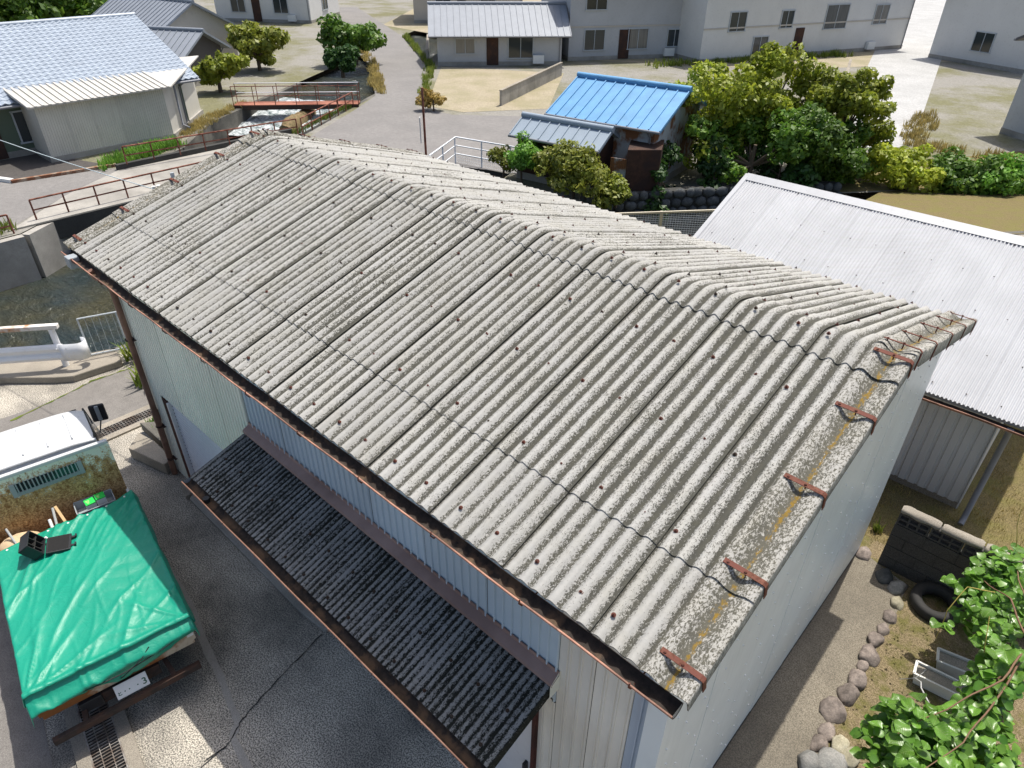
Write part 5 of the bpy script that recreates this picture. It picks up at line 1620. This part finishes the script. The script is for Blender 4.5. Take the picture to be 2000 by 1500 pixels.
# canal side shrubs
tree('shrub', 'bright green leafy shrub below the white railing', (-16.9, 15.0, B), 1.9, R_(rr, 4, .5, .3, 0.9, 1.5, .45, .7), 'leaf_bright', 2600, 0.075, 21, 'shrub', tr=0.05)
tree('shrub', 'small brownish olive shrub at the left of the bright green one', (-18.0, 15.1, B), 1.4, R_(rr, 3, .35, .3, 0.7, 1.0, .4, .55), 'leaf_olive', 1500, 0.07, 22, 'shrub', tr=0.05)
tree('pine_shrub', 'wide yellow green clipped pine shrub behind the warehouse roof', (-14.4, 15.2, B), 2.2, [(-1.2, 0, 1.2, .8, .7), (-.5, .1, 1.6, .85, .7), (.4, 0, 1.4, .9, .8), (1.1, -.2, .9, .8, .7), (1.7, -.1, .5, .6, .6), (0, -.5, .8, .8, .6)], 'leaf_olive', 6500, 0.085, 23, 'shrub', tr=0.07)
tree('shrub', 'low yellow green shrub at the end of the clipped pine', (-12.6, 15.5, B), 1.3, R_(rr, 3, .4, .3, 0.5, .9, .4, .55), 'leaf_yellow', 1500, 0.07, 25, 'shrub', tr=0.05)
# dark creepers over the stone wall
for k, (x, y, lb) in enumerate(((-12.2, 17.9, 'dark creeper hanging over the stone wall beside the brown shed'), (-10.9, 19.7, 'dark creeper hanging over the middle of the stone wall'), (-9.2, 21.8, 'dark creeper over the stone wall behind the white shed roof'))):
    tree('creeper', lb, (x, y, B), 2.0, R_(rr, 5, .9, .8, -0.3, 1.3, .55, .85), 'leaf_dark', 3200, 0.11, 31 + k, 'creeper', tr=0.05)
# light green bamboo like trees
for k, (x, y, h, mt, lb) in enumerate(((-12.2, 21.4, 4.2, 'leaf_yellow', 'yellow green bushy tree just right of the blue roofed shed'),
        (-11.4, 24.2, 5.0, 'leaf_yellow', 'tall yellow green tree in the middle of the clump behind the stone wall'),
        (-9.0, 23.4, 3.4, 'leaf_green', 'darker green tree low in the clump above the creepers'),
        (-8.6, 25.8, 4.4, 'leaf_yellow', 'brownish yellow tree at the right end of the clump'),
        (-10.2, 21.3, 3.0, 'leaf_green', 'round green tree leaning over the stone wall'))):
    tree('bushy_tree', lb, (x, y, B), h, R_(rr, 15, 1.7, 1.6, h * 0.22, h * 0.9, .55, 1.15), mt, 12500, 0.105, 41 + k, 'tree', 'trees behind the stone wall')
for k, (x, y, mt, lb) in enumerate(((-7.4, 25.0, 'leaf_green', 'green hedge shrub first in the row above the white shed roof'), (-5.6, 25.8, 'leaf_yellow', 'yellow green hedge shrub second in the row above the white shed roof'), (-3.8, 26.4, 'leaf_green', 'green hedge shrub third in the row above the white shed roof'), (-2.0, 27.2, 'leaf_bright', 'bright green hedge shrub fourth in the row above the white shed roof'), (-0.1, 28.4, 'leaf_bright', 'bright green hedge shrub at the right edge of the picture'))):
    tree('hedge_shrub', lb, (x, y, B), 1.7, R_(rr, 6, 1.1, .8, 0.4, 1.2, .7, .95), mt, 5000, 0.10, 61 + k, 'shrub', 'hedge row above the shed roof', tr=0.06)
tree('shrub', 'orange brown shrub beside the far road junction', (-28.9, 21.0, B), 1.2, R_(rr, 3, .6, .4, 0.5, .8, .4, .6), 'leaf_orange', 1600, 0.09, 71, 'shrub', tr=0.05)
for k, (x, y, h, mt, lb) in enumerate(((-41.8, 15.2, 2.2, 'leaf_yellow', 'yellow green shrub on the left river bank above the weir'), (-46.5, 20.6, 3.0, 'leaf_olive', 'olive tree on the left river bank above the weir'), (-43.5, 26.6, 3.4, 'leaf_green', 'rounded dark green tree between the upper river and the far road'), (-40.4, 23.2, 1.8, 'leaf_dark', 'low dark shrub at the river edge by the steel walkway'))):
    tree('bank_tree', lb, (x, y, B), h, R_(rr, 6, h * .38, h * .38, h * 0.4, h * 0.8, h * .28, h * .4), mt, 5200, 0.17, 81 + k, 'tree')
for k, (x, y, lb) in enumerate(((-64, 10, 'tall green tree in the top left corner'), (-63, 16, 'green tree behind the tiled house roof'), (-66, 22, 'yellowish tree on the skyline right of the tiled house'))):
    tree('garden_tree', lb, (x, y, B), 5.5, R_(rr, 7, 2.2, 2.2, 2.2, 4.4, 1.5, 2.2), 'leaf_green' if k < 2 else 'leaf_olive', 6500, 0.28, 91 + k, 'tree', 'trees at the top left')

# ------------------------------------------------------------------ riverside things
def rail(name, pts, h, posts, mat, label, rails=(1.0, 0.5), r=0.032, cat='railing', bend=True):
    e = empty(name, pts[0]); tag(e, label, cat)
    for f in rails:
        m = MB(); P = [(q[0], q[1], q[2] + h * f) for q in pts]
        m.tube(P, r if f == 1.0 else r * 0.85, 8); m.build('rail', mat, e)
    tot = [0]
    for a, b in zip(pts[:-1], pts[1:]): tot.append(tot[-1] + (Vector(b) - Vector(a)).length)
    n = max(1, int(round(tot[-1] / posts)))
    for k in range(n + 1):
        s_ = tot[-1] * k / n
        for i in range(len(pts) - 1):
            if s_ <= tot[i + 1] + 1e-6:
                t_ = (s_ - tot[i]) / (tot[i + 1] - tot[i]); q = Vector(pts[i]).lerp(Vector(pts[i + 1]), t_); break
        m = MB(); m.tube([q, q + Vector((0, 0, h))], r * 0.95, 8); m.build('post', mat, e)
    return e
br = empty('bridge', (-28, 5, B)); tag(br, 'small concrete road bridge with a dark edge beam over the river', 'bridge')
m = MB(); m.prism([(-26.15, -0.7), (-26.15, 12.0), (-30.45, 13.0), (-30.45, 4.7), (-28.6, 1.9)], B - 0.45, B + 0.02); m.build('deck', 'plain_concrete', br)
m = MB(); m.box((-26.10, 5.65, B - 0.33), (0.14, 12.7, 0.68)); m.build('edge_beam', 'dark_concrete', br)
m = MB(); m.box((-30.4, 8.7, B + 0.10), (0.22, 8.4, 0.26)); m.build('kerb_beam', 'dark_concrete', br)
rail('handrail', [(-26.55, 0.2, B), (-26.55, 11.8, B)], 0.72, 1.05, 'rail_rust', 'rusty red handrail on the near side of the bridge')
rail('handrail', [(-30.25, 4.9, B + 0.2), (-29.3, 12.6, B + 0.2)], 0.72, 1.05, 'rail_rust', 'rusty red handrail on the far side of the bridge')
rail('handrail', [(-25.85, -4.5, B - 0.1), (-25.75, -0.75, B - 0.1)], 0.75, 1.1, 'rail_rust', 'rusty red handrail on the grassy river bank at the left edge')
rail('handrail', [(-29.7, 13.1, B), (-31.75, 16.6, B), (-32.9, 18.5, B)], 0.8, 1.0, 'rail_rust', 'rusty red handrail sloping beside the road above the weir')
wk = empty('steel_walkway', (-36.9, 13.6, B)); tag(wk, 'rusty red steel walkway crossing the river above the weir', 'walkway')
wa, wb = Vector((-37.6, 13.9, B + 0.15)), Vector((-33.0, 19.0, B + 0.15))
m = MB(); m.bar(wa, wb, 0.9, 0.05); m.build('deck_plate', 'walk_deck', wk)
off = Vector((0.74, 0.67, 0)).normalized() * 0.42
dirp = (wb - wa).normalized(); sidev = Vector((-dirp.y, dirp.x, 0)) * 0.44
for sg in (1, -1):
    m = MB(); m.bar(wa + sidev * sg - Vector((0, 0, 0.12)), wb + sidev * sg - Vector((0, 0, 0.12)), 0.06, 0.22); m.build('girder', 'dark_steel', wk)
for sg in (1, -1):
    for f in (0.5, 1.0):
        m = MB(); m.tube([wa + sidev * sg + Vector((0, 0, f)), wb + sidev * sg + Vector((0, 0, f))], 0.022, 6); m.build('rail', 'rail_white' if sg > 0 else 'rail_rust', wk)
    for k in range(7):
        q = wa.lerp(wb, k / 6) + sidev * sg; m = MB(); m.tube([q, q + Vector((0, 0, 1.0))], 0.022, 6); m.build('post', 'rail_rust', wk)
m = MB(); rows = []
pa, pb = Vector((-33.6, 14.4, 0)), Vector((-35.4, 17.2, 0))
dn = (pb - pa).normalized(); sn = Vector((-dn.y, dn.x, 0))
for i in range(13):
    c = pa.lerp(pb, i / 12); row = []
    for u, z in ((-.42, -3.2), (-.4, -2.1), (-.34, -1.7), (-.15, -1.6), (.15, -1.58), (.34, -1.7), (.4, -2.1), (.42, -3.2)):
        q = c + sn * u * (1 + .15 * mnoise.noise((i * .8, z, u))); row.append((q.x, q.y, z + .1 * mnoise.noise((i * .9, u * 2, 4)) - (0.25 if i < 2 else 0)))
    rows.append(row)
m.grid(rows, True); m.add(rows[0], [tuple(range(8))]); tag(m.build('weir_pier', 'mossy'), 'mossy concrete pier splitting the white water below the walkway', 'pier')
# white water apron
m = MB(); rows = []
for i in range(16):
    rows.append([])
    for j in range(20):
        x = lerp(lerp(-38.3, -33.6, j / 19), lerp(-36.4, -31.0, j / 19), i / 15); y = lerp(lerp(14.9, 19.0, j / 19), lerp(11.8, 15.6, j / 19), i / 15)
        rows[-1].append((x, y, -1.85 - 0.5 * i / 15 + 0.12 * mnoise.noise((x * 1.3, y * 1.3, 2))))
m.grid(rows, True); struct(m.build('foam_water', 'white_water'))
# grass on banks
def gm(name, pts, n, mat, h, label, spread=0.25):
    sp = []
    for k in range(n):
        a, b, t_ = pts[random.randrange(len(pts) - 1)], None, random.random()
        i = random.randrange(len(pts) - 1); a, b = pts[i], pts[i + 1]
        sp.append((lerp(a[0], b[0], t_) + random.uniform(-spread, spread), lerp(a[1], b[1], t_) + random.uniform(-spread, spread), B))
    return grassobj(name, sp, mat, label, h, 16, 0.2)
gm('bank_grass', [(-26.1, -4), (-26.3, -0.6)], 90, 'grass_green', 0.32, 'yellow green grass on the bank at the left edge', 0.3)
gm('bank_grass', [(-31.3, 4.6), (-32.0, 6.6), (-32.6, 7.9)], 150, 'leaf_bright', 0.35, 'green weeds between the cream shed and the bridge', 0.6)
gm('bank_grass', [(-33.6, 9.0), (-35.8, 11.3), (-38, 14.6)], 130, 'grass_dry', 0.22, 'dry grass along the cream shed end wall', 0.45)
gm('bank_grass', [(-30.2, 13.0), (-32.2, 16.5), (-33.2, 18.6)], 90, 'grass_green', 0.2, 'grass strip beside the road above the weir', 0.15)
gm('roadside_weeds', [(-30.4, 21.3), (-39.4, 30.1), (-52.8, 38.9)], 160, 'grass_green', 0.3, 'weeds along the right edge of the far road', 0.25)
gm('roadside_weeds', [(-34.6, 21.6), (-42.5, 27.4), (-58, 36)], 160, 'grass_dry', 0.35, 'dry weeds along the left edge of the far road', 0.3)
gm('roadside_weeds', [(-12.6, 38.0), (-10.2, 30.2)], 90, 'grass_green', 0.35, 'weeds along the pale lane', 0.3)
gm('roadside_weeds', [(-8.7, 40.0), (-7.4, 32.2), (-4.0, 33.0), (3, 36)], 140, 'grass_dry', 0.35, 'dry weeds in front of the grey corner house', 0.6)
gm('roadside_weeds', [(-28, 42), (-20, 57)], 150, 'grass_green', 0.4, 'weeds along the foot of the long white house', 0.8)
for k, (a_, b_, lb) in enumerate((((-27.2, 24.6), (-30.6, 34.2), 'low grey garden wall along the right of the gravel lot'), ((-23.5, 26.5), (-16.5, 33.0), 'low grey garden wall behind the blue roofed shed'), ((-41, 31.2), (-47, 36.6), 'low grey garden wall beside the far road'), ((-13.2, 38.5), (-17, 50), 'low grey garden wall left of the pale lane'))):
    a_ = Vector((*a_, B)); b_ = Vector((*b_, B)); L_ = (b_ - a_).length; e = empty('garden_wall', a_); tag(e, lb, 'garden wall')
    n_ = int(L_ / 1.2)
    for q in range(n_):
        m = MB(); m.bar(a_.lerp(b_, q / n_) + Vector((0, 0, 0.4)), a_.lerp(b_, (q + 0.985) / n_) + Vector((0, 0, 0.4)), 0.12, 0.8); m.build('wall_panel', 'plain_concrete', e)
    m = MB(); m.bar(a_ + Vector((0, 0, 0.83)), b_ + Vector((0, 0, 0.83)), 0.18, 0.06); m.build('coping', 'kerb_concrete', e)
# white railing and signpost by the side bridge
wr = rail('white_railing', [(-19.7, 12.6, B), (-21.0, 15.25, B), (-18.3, 15.85, B), (-15.5, 16.4, B)], 1.1, 1.5, 'rail_white', 'white tubular railing around the side bridge behind the roof', (1.0, 0.68, 0.36), 0.035)
m = MB()
def mesh_fill(m, a, b, z0, z1, dx, dz, r):
    a = Vector(a); b = Vector(b); L = (b - a).length
    n = int(L / dx)
    for k in range(n + 1):
        q = a.lerp(b, k / n); m.bar((q.x, q.y, z0), (q.x, q.y, z1), r, r, (1, 0.3, 0))
    nz = int((z1 - z0) / dz)
    for k in range(nz + 1):
        z = lerp(z0, z1, k / nz); m.bar((a.x, a.y, z), (b.x, b.y, z), r, r)
mesh_fill(m, (-21.0, 15.25, 0), (-15.5, 16.4, 0), B + 0.05, B + 0.4, 0.1, 0.09, 0.008)
o = m.build('wire_mesh', 'rail_white', wr); o['kind'] = 'stuff'
m = MB(); m.prism([(-21.2, 15.2), (-15.3, 16.45), (-15.5, 17.0), (-21.4, 15.8)], B - 0.45, B + 0.0); tag(m.build('culvert_slab', 'dark_concrete'), 'culvert slab under the white railing, coloured dark for the shaded opening', 'culvert')  # dark slab colour stands in for the shaded void of the culvert
sp_ = empty('signpost', (-21.9, 14.3, B)); tag(sp_, 'rusty brown signpost with a narrow grey board by the far road', 'signpost')
m = MB(); m.tube([(-21.9, 14.3, B), (-21.9, 14.3, 1.7)], 0.05, 10); m.build('post', 'rail_rust', sp_)
m = MB(); m.box((-22.02, 14.18, 0.0), (0.03, 0.26, 1.05), rz=0.75); sb_ = m.build('board', 'wall_grey', sp_)
for z, h_ in ((0.22, 0.16), (-0.12, 0.16)):
    m = MB(); m.box((-22.02 + 0.013, 14.18 - 0.012, z), (0.012, 0.11, h_), rz=0.75); m.build('board_mark', 'roof_dark', sb_)
# beige mesh fence along the canal on the near side
fe = empty('mesh_fence', (-8.5, 9.2, 0)); tag(fe, 'beige framed mesh fence along the canal left of the white shed roof', 'fence')
fa, fb = Vector((-9.6, 7.9, 0)), Vector((-4.6, 13.8, 0))
for z in (1.08, 0.06):
    m = MB(); m.bar(fa + Vector((0, 0, z)), fb + Vector((0, 0, z)), 0.05, 0.05); m.build('rail', 'fence_beige', fe)
for k in range(6):
    q = fa.lerp(fb, k / 5); m = MB(); m.box((q.x, q.y, 0.56), (0.07, 0.07, 1.1), rz=0.87); m.build('post', 'fence_beige', fe)
m = MB(); mesh_fill(m, fa, fb, 0.08, 1.06, 0.07, 0.05, 0.007); o = m.build('wire_mesh', 'steel_bare', fe); o['kind'] = 'stuff'
tree('ground_shrub', 'bright yellow green low plants along the canal fence', (-6.6, 9.3, 0), 0.35, [(-.8, -.8, .12, .6, .25), (0, 0, .15, .6, .28), (.7, .8, .12, .6, .25), (-.3, -.3, .12, .5, .25)], 'leaf_yellow', 2500, 0.05, 99, 'plant', tr=0.03)
# stone retaining wall with single stones
sw2 = empty('stone_wall', (-11.5, 18, B)); tag(sw2, 'dark dry stone retaining wall along the far side of the canal', 'stone wall')
wp = [(-13.55, 14.75), (-11.15, 18.25), (-7.2, 23.05)]
for a, b in zip(wp[:-1], wp[1:]):
    a = Vector(a); b = Vector(b); d = (b - a); L = d.length; d.normalize(); nrv = Vector((d.y, -d.x))
    m = MB(); m.prism([tuple(a - nrv * 0.02), tuple(b - nrv * 0.02), tuple(b - nrv * 0.4), tuple(a - nrv * 0.4)], -3.2, B + 0.35); m.build('wall_core', 'dark_concrete', sw2)
smesh = []
for k in range(5):
    m = MB(); rows = []
    for i in range(6):
        th = PI * i / 5
        rows.append([tuple(Vector((math.sin(th) * math.cos(2 * PI * j / 8), math.sin(th) * math.sin(2 * PI * j / 8), math.cos(th))) * (1 + 0.25 * mnoise.noise((i * .9, (j % 8) * .8, k * 3.3)))) for j in range(9)])
    m.grid(rows, True, flip=True); smesh.append(m.mesh('stone', 'stone_dark'))
for a, b in zip(wp[:-1], wp[1:]):
    a = Vector(a); b = Vector(b); d = b - a; L = d.length; ang = math.atan2(d.y, d.x); d.normalize(); nrv = Vector((d.y, -d.x))
    for r_ in range(4):
        x = 0.1 + 0.2 * (r_ % 2)
        while x < L - 0.1:
            w_ = random.uniform(0.18, 0.28); q = a + d * (x + w_)
            inst('stone', smesh[random.randrange(5)], sw2, (q.x, q.y, B + 0.25 - 0.36 * r_), (0, 0, ang), (w_, 0.12, 0.19)); x += 2 * w_ * 0.98

# ------------------------------------------------------------------ buildings beyond
def house(name, label, c, w, d, rz, z0, eave, ridge, wallm, roofm, windows=(), over=0.45, group=None, tile=None, cat='house', door=None):
    e = empty(name, (c[0], c[1], z0), rz); tag(e, label, cat, group)
    def LB(mb, nm, mt, par=None): return mb.build(nm, mt, par or e, world=False)
    m = MB(); m.box((0, 0, eave / 2), (w, d, eave))
    for sx in (1, -1):
        a = [(sx * w / 2, -d / 2, eave), (sx * w / 2, d / 2, eave), (sx * w / 2, 0, ridge - 0.05)]
        m.add(a, [(0, 1, 2) if sx > 0 else (2, 1, 0)])
    LB(m, 'wall', wallm)
    sl = (ridge - eave) / (d / 2)
    for sg in (1, -1):
        m = MB(); y1 = sg * (d / 2 + over); z1 = eave - sl * over
        q = [(-w / 2 - over, 0, ridge), (w / 2 + over, 0, ridge), (w / 2 + over, y1, z1), (-w / 2 - over, y1, z1)]
        if tile:
            nx = int((w + 2 * over) / tile * 4); ny = int(math.hypot(y1, ridge - z1) / 0.28)
            rows = []
            for i in range(ny + 1):
                for k in (0, 1):
                    t_ = min(1, (i + k * 0.97) / ny) if i < ny else 1
                    lift = 0.03 * k
                    rows.append([(lerp(-w / 2 - over, w / 2 + over, j / nx), y1 * t_, lerp(ridge, z1, t_) + 0.06 + lift + 0.030 * math.cos(2 * PI * j / 4)) for j in range(nx + 1)])
            m.grid(rows, False, flip=sg > 0)
        th = 0.09
        vs = q + [(a, b, c_ - th) for a, b, c_ in q]
        f = [(0, 1, 2, 3), (7, 6, 5, 4), (0, 4, 5, 1), (1, 5, 6, 2), (2, 6, 7, 3), (3, 7, 4, 0)]
        m.add(vs, [k[::-1] for k in f] if sg > 0 else f)
        rfo = LB(m, 'roof', roofm)
        if not tile:
            nb = int((w + 2 * over) / 0.45)
            mm = MB(); mm.bar((0, 0, ridge + 0.02), (0, y1, z1 + 0.02), 0.05, 0.05); me_ = mm.mesh('batten', roofm)
            for k in range(nb + 1):
                o = bpy.data.objects.new('batten', me_); COL.objects.link(o); o.parent = rfo; o.location = (lerp(-w / 2 - over + 0.03, w / 2 + over - 0.03, k / nb), 0, 0)
    m = MB(); m.tube([(-w / 2 - over - 0.02, 0, ridge + 0.04), (w / 2 + over + 0.02, 0, ridge + 0.04)], 0.12, 8); LB(m, 'ridge', roofm)
    for sg in (1, -1):
        y1 = sg * (d / 2 + over + 0.05); z1 = eave - sl * over
        m = MB(); m.tube([(-w / 2 - over, y1, z1 - 0.04), (w / 2 + over, y1, z1 - 0.04)], 0.06, 6); gt = LB(m, 'gutter', 'pipe_grey')
        m = MB(); m.tube([(w / 2 - 0.15, y1, z1 - 0.05), (w / 2 - 0.15, sg * (d / 2 + 0.07), z1 - 0.35), (w / 2 - 0.15, sg * (d / 2 + 0.07), 0.05)], 0.04, 6); LB(m, 'downpipe', 'pipe_grey', gt)
    m = MB(); m.box((0, 0, 0.14), (w + 0.04, d + 0.04, 0.28)); LB(m, 'plinth', 'plain_concrete')
    if w > 5:
        m = MB(); m.box((w * 0.31, -d / 2 - 0.20, 0.45), (0.8, 0.3, 0.55)); LB(m, 'outdoor_unit', 'trim_white')
        m = MB(); m.box((-w * 0.06, -d / 2 - 0.03, 1.05), (0.85, 0.06, 2.0)); LB(m, 'door', 'shed_brown')
        m = MB(); m.box((0, -d / 2 - 0.02, 2.3), (w, 0.05, 0.10)) if eave > 4 else m.box((0, -d / 2 - 0.02, eave - 0.15), (w, 0.05, 0.10)); LB(m, 'trim_band', 'wall_beige')
    for (side, u, z, ww, hh) in windows:
        # side: 0 -y, 1 +x, 2 +y, 3 -x
        a = (-PI / 2, 0, PI / 2, PI)[side]
        ex = (d / 2, w / 2, d / 2, w / 2)[side]
        R = Matrix.Rotation(a, 3, 'Z')
        m = MB()
        def BX(o_, s_):
            m.box(R @ Vector(o_), s_, mat=R)
        for dz, dy, s_ in ((hh / 2, 0, (0.08, ww + 0.12, 0.06)), (-hh / 2, 0, (0.12, ww + 0.16, 0.06)), (0, ww / 2, (0.08, 0.06, hh)), (0, -ww / 2, (0.08, 0.06, hh)), (0, 0, (0.06, 0.04, hh))):
            BX((ex + 0.03, u + dy, z + dz), s_)
        wi = LB(m, 'window', 'steel_bare')
        m = MB(); BX((ex + 0.012, u, z), (0.02, ww - 0.06, hh - 0.06)); LB(m, 'pane', 'window_glass', wi)
    return e
# cream riverside shed with angled end wall
cs = empty('riverside_shed', (-35.5, 6.5, B)); tag(cs, 'cream corrugated metal shed on the river bank beyond the bridge', 'shed')
ft = [(-33.45, 3.0), (-33.6, 8.5), (-37.4, 11.8), (-37.6, 3.0)]
m = MB(); m.prism([(-33.47, 3.02), (-33.62, 8.48), (-37.4, 11.75), (-37.55, 3.02)], B, 0.98); wl_ = m.build('wall', 'siding_shed_white', cs)
m = MB(); m.prism([(-33.40, 2.96), (-33.56, 8.54), (-37.36, 11.86), (-37.6, 2.96)], B, B + 0.22); m.build('plinth', 'plain_concrete', cs)
for k in range(5):
    m = MB(); a = lerp(3.02, 8.48, k / 5); b = lerp(3.02, 8.48, (k + 1) / 5)
    n = 11; pr = []
    for i in range(n):
        y = lerp(a, b, i / n); dy = (b - a) / n
        pr += [(y + 0.01 * (i == 0), 0), (y + dy * .6, 0), (y + dy * .66, 0.02), (y + dy * .94, 0.02)]
    rows = [[(-33.455 - (y - 3.0) * 0.0273 + h, y, z) for y, h in pr] for z in (B + 0.2, 0.96)]
    m.grid(rows, False); m.build('siding_sheet', 'siding_shed_white', wl_)
m = MB()
rt_ = [(-33.1, 2.7, 0.95), (-33.25, 8.75, 0.95), (-37.3, 12.25, 1.45), (-37.9, 2.7, 1.55)]
m.add(rt_ + [(a, b, c - 0.06) for a, b, c in rt_], [(0, 1, 2, 3), (7, 6, 5, 4), (0, 4, 5, 1), (1, 5, 6, 2), (2, 6, 7, 3), (3, 7, 4, 0)])
crf = m.build('roof', 'roof_pale', cs)
for k in range(22):
    y = 2.75 + 0.28 * k; m = MB(); m.bar((-33.05 - (y - 2.7) * 0.025, y, 0.965), (-37.6, y, 1.555 - 0.02 * (y - 2.7) / 6), 0.09, 0.035); m.build('roof_rib', 'roof_pale', crf)
m = MB(); m.tube([(-34.5, 9.42, 0.9), (-34.45, 9.38, B + 0.35), (-34.0, 9.5, B + 0.25)], 0.05, 8); m.build('downpipe', 'pipe_grey', cs)
house('tiled_house', 'house with a blue grey tiled roof at the left edge', (-40.6, 2.4), 15.5, 10.4, PI / 2, B, 2.5, 4.55, 'wall_shade_green', 'tile_blue_grey', ((0, -3, 1.2, 1.6, 1.3), (0, 1, 1.2, 1.6, 1.3)), 0.7, tile=0.30)
house('grey_house', 'grey house with a dark roof behind the tiled house', (-53, 17.2), 8, 6, 0.15, B, 2.6, 4.2, 'wall_beige', 'roof_grey_blue', ((0, -2, 1.4, 1.4, 1.2), (0, 1.5, 1.4, 1.4, 1.2), (1, 0, 1.4, 1.2, 1.1)))
house('low_house', 'low dark walled house above the steel walkway', (-47.0, 15.0), 4.5, 4, 0.5, B, 2.0, 3.0, 'wall_dark', 'roof_grey_blue', ((0, 0, 1.2, 1.2, 0.9),))
house('blue_roof_shed', 'shed with a bright blue roof behind the canal shrubs', (-15.1, 19.6), 4.3, 4.4, 0.15, B, 2.6, 3.5, 'tin_rust', 'roof_blue', ((0, -1.2, 1.5, 0.8, 0.7),), 0.35, cat='shed')
house('lean_to', 'low shed with a slate blue roof in front of the blue roofed one', (-16.0, 16.6), 3.6, 1.5, 0.15, B, 1.9, 2.3, 'shed_brown', 'roof_slate_blue', (), 0.25, cat='shed')
m = MB()
for k in range(9):
    q = (-13.55 + 0.07 * k, 16.35 + 0.02 * k); m.box((q[0], q[1], B + 0.75), (0.05, 0.03, 1.5), rz=0.2)
    m.box((q[0] + 0.035, q[1] + 0.02, B + 0.75), (0.03, 0.02, 1.5), rz=0.2)
tag(m.build('tin_sheet', 'tin_rust'), 'rust streaked pale corrugated sheet standing beside the brown shed', 'metal sheet')
m = MB(); m.prism([(-12.9, 16.4), (-12.0, 17.3), (-12.7, 18.6), (-13.6, 17.6)], B, B + 1.9); tag(m.build('tool_cupboard', 'shed_brown', bevel=0.03), 'dark reddish brown wooden store beside the pale metal sheet', 'store')
house('grey_roof_house', 'low house with a grey blue roof beyond the gravel lot', (-38.4, 36.0), 9.0, 6.0, 0.83, B, 2.3, 3.7, 'wall_grey', 'roof_grey_blue', ((0, -2.5, 1.3, 1.4, 1.0), (0, 1.5, 1.3, 1.8, 1.6)), 0.6)
house('pale_house', 'large pale grey house right of the low grey blue roof', (-34.5, 45.5), 10, 8, 0.98, B, 5.2, 7.0, 'wall_grey', 'roof_dark', ((0, -3, 1.4, 1.6, 1.4), (0, 0.5, 1.4, 1.6, 1.4), (0, 3.5, 1.4, 1.2, 1.2), (0, -3, 4.0, 1.6, 1.2), (1, 0, 1.5, 1.6, 1.4)), 0.6)
house('white_house', 'long white two storey house with dark windows at the top', (-25.8, 56.5), 21, 8, 1.16, B, 5.6, 7.4, 'wall_white', 'roof_dark', ((0, -7.5, 2.7, 1.5, 1.3), (0, -2.8, 2.7, 1.2, 1.2), (0, 2.2, 2.7, 2.3, 1.7), (0, 7.0, 2.7, 1.5, 1.4), (0, -5, 0.9, 1.4, 1.4)), 0.6)
house('corner_house', 'grey house with a dark window at the upper right', (0.6, 40.2), 9, 7, 0.98, B, 4.6, 6.3, 'wall_grey', 'roof_dark', ((0, -2.6, 2.0, 1.7, 1.9), (0, 1.4, 1.6, 1.6, 1.3), (3, 0, 1.7, 1.6, 1.4)), 0.6)
house('lane_house', 'white house beside the pale lane in the top right corner', (-9.5, 64), 9, 8, 1.2, B, 4.6, 6.4, 'wall_white', 'roof_dark', ((0, -2.5, 1.6, 1.5, 1.3), (0, 2, 1.6, 1.5, 1.3), (3, 0, 1.6, 1.5, 1.3)), 0.6)
for k, (x, y, w, d, rz, wm, rm, lb) in enumerate(((-58, 52, 11, 8, 0.8, 'wall_beige', 'roof_grey_blue', 'beige house far up the road beyond the rounded tree'), (-72, 38, 10, 8, 0.6, 'wall_white', 'roof_dark', 'white house at the far end of the road'), (-52, 70, 12, 9, 0.9, 'wall_white', 'roof_grey_blue', 'far white house behind the grey blue roof'), (-88, 24, 11, 8, 0.4, 'wall_grey', 'tile_blue_grey', 'far grey house on the top edge left of the road'))):
    house('far_house', lb, (x, y), w, d, rz, B, 4.8, 6.6, wm, rm, ((0, -2.5, 1.5, 1.5, 1.3), (0, 2.0, 1.5, 1.5, 1.3), (1, 0, 1.5, 1.4, 1.3)), 0.6)
m = MB(); m.poly([(-60, 42), (-34, 40), (-20, 48), (-12, 62), (-40, 120), (-120, 120)], B + 0.004); struct(m.build('far_yard', 'gravel_beige'))
# service cable to the far gable
P0, P1 = Vector((-9.35, -1.72, 4.15)), Vector((-24, -4.4, 5.0))
m = MB(); m.tube([P0.lerp(P1, k / 16) - Vector((0, 0, 0.9 * (k / 16) * (1 - k / 16))) for k in range(17)], 0.007, 6)
m.tube([P0 + Vector((0.02, 0.04, -0.02)), P0 + Vector((0.1, 0.25, -0.35)), P0 + Vector((0.2, 0.3, -0.5))], 0.010, 6)
tag(m.build('service_cable', 'cable_white'), 'pale overhead cable running from the far roof edge to the left', 'cable')
for k in range(2):
    q = P0 + Vector((0.03, 0.07 * k, 0)); m = MB(); m.tube([q - Vector((0, 0, .03)), q, q + Vector((0, 0, 0.02)), q + Vector((0, 0, .05))], [0.02, 0.032, 0.02, 0.03], 10)
    tag(m.build('insulator', 'trim_white'), ('left' if k == 0 else 'right') + ' one of two white insulators on the overhead cable', 'insulator')
m = MB(); m.box((-9.2, -1.45, 4.16), (0.03, 0.05, 0.42)); m.box((-9.12, -1.45, 3.97), (0.22, 0.04, 0.04)); tag(m.build('cable_bracket', 'steel_bare'), 'galvanised steel bracket standing at the far roof edge', 'bracket')
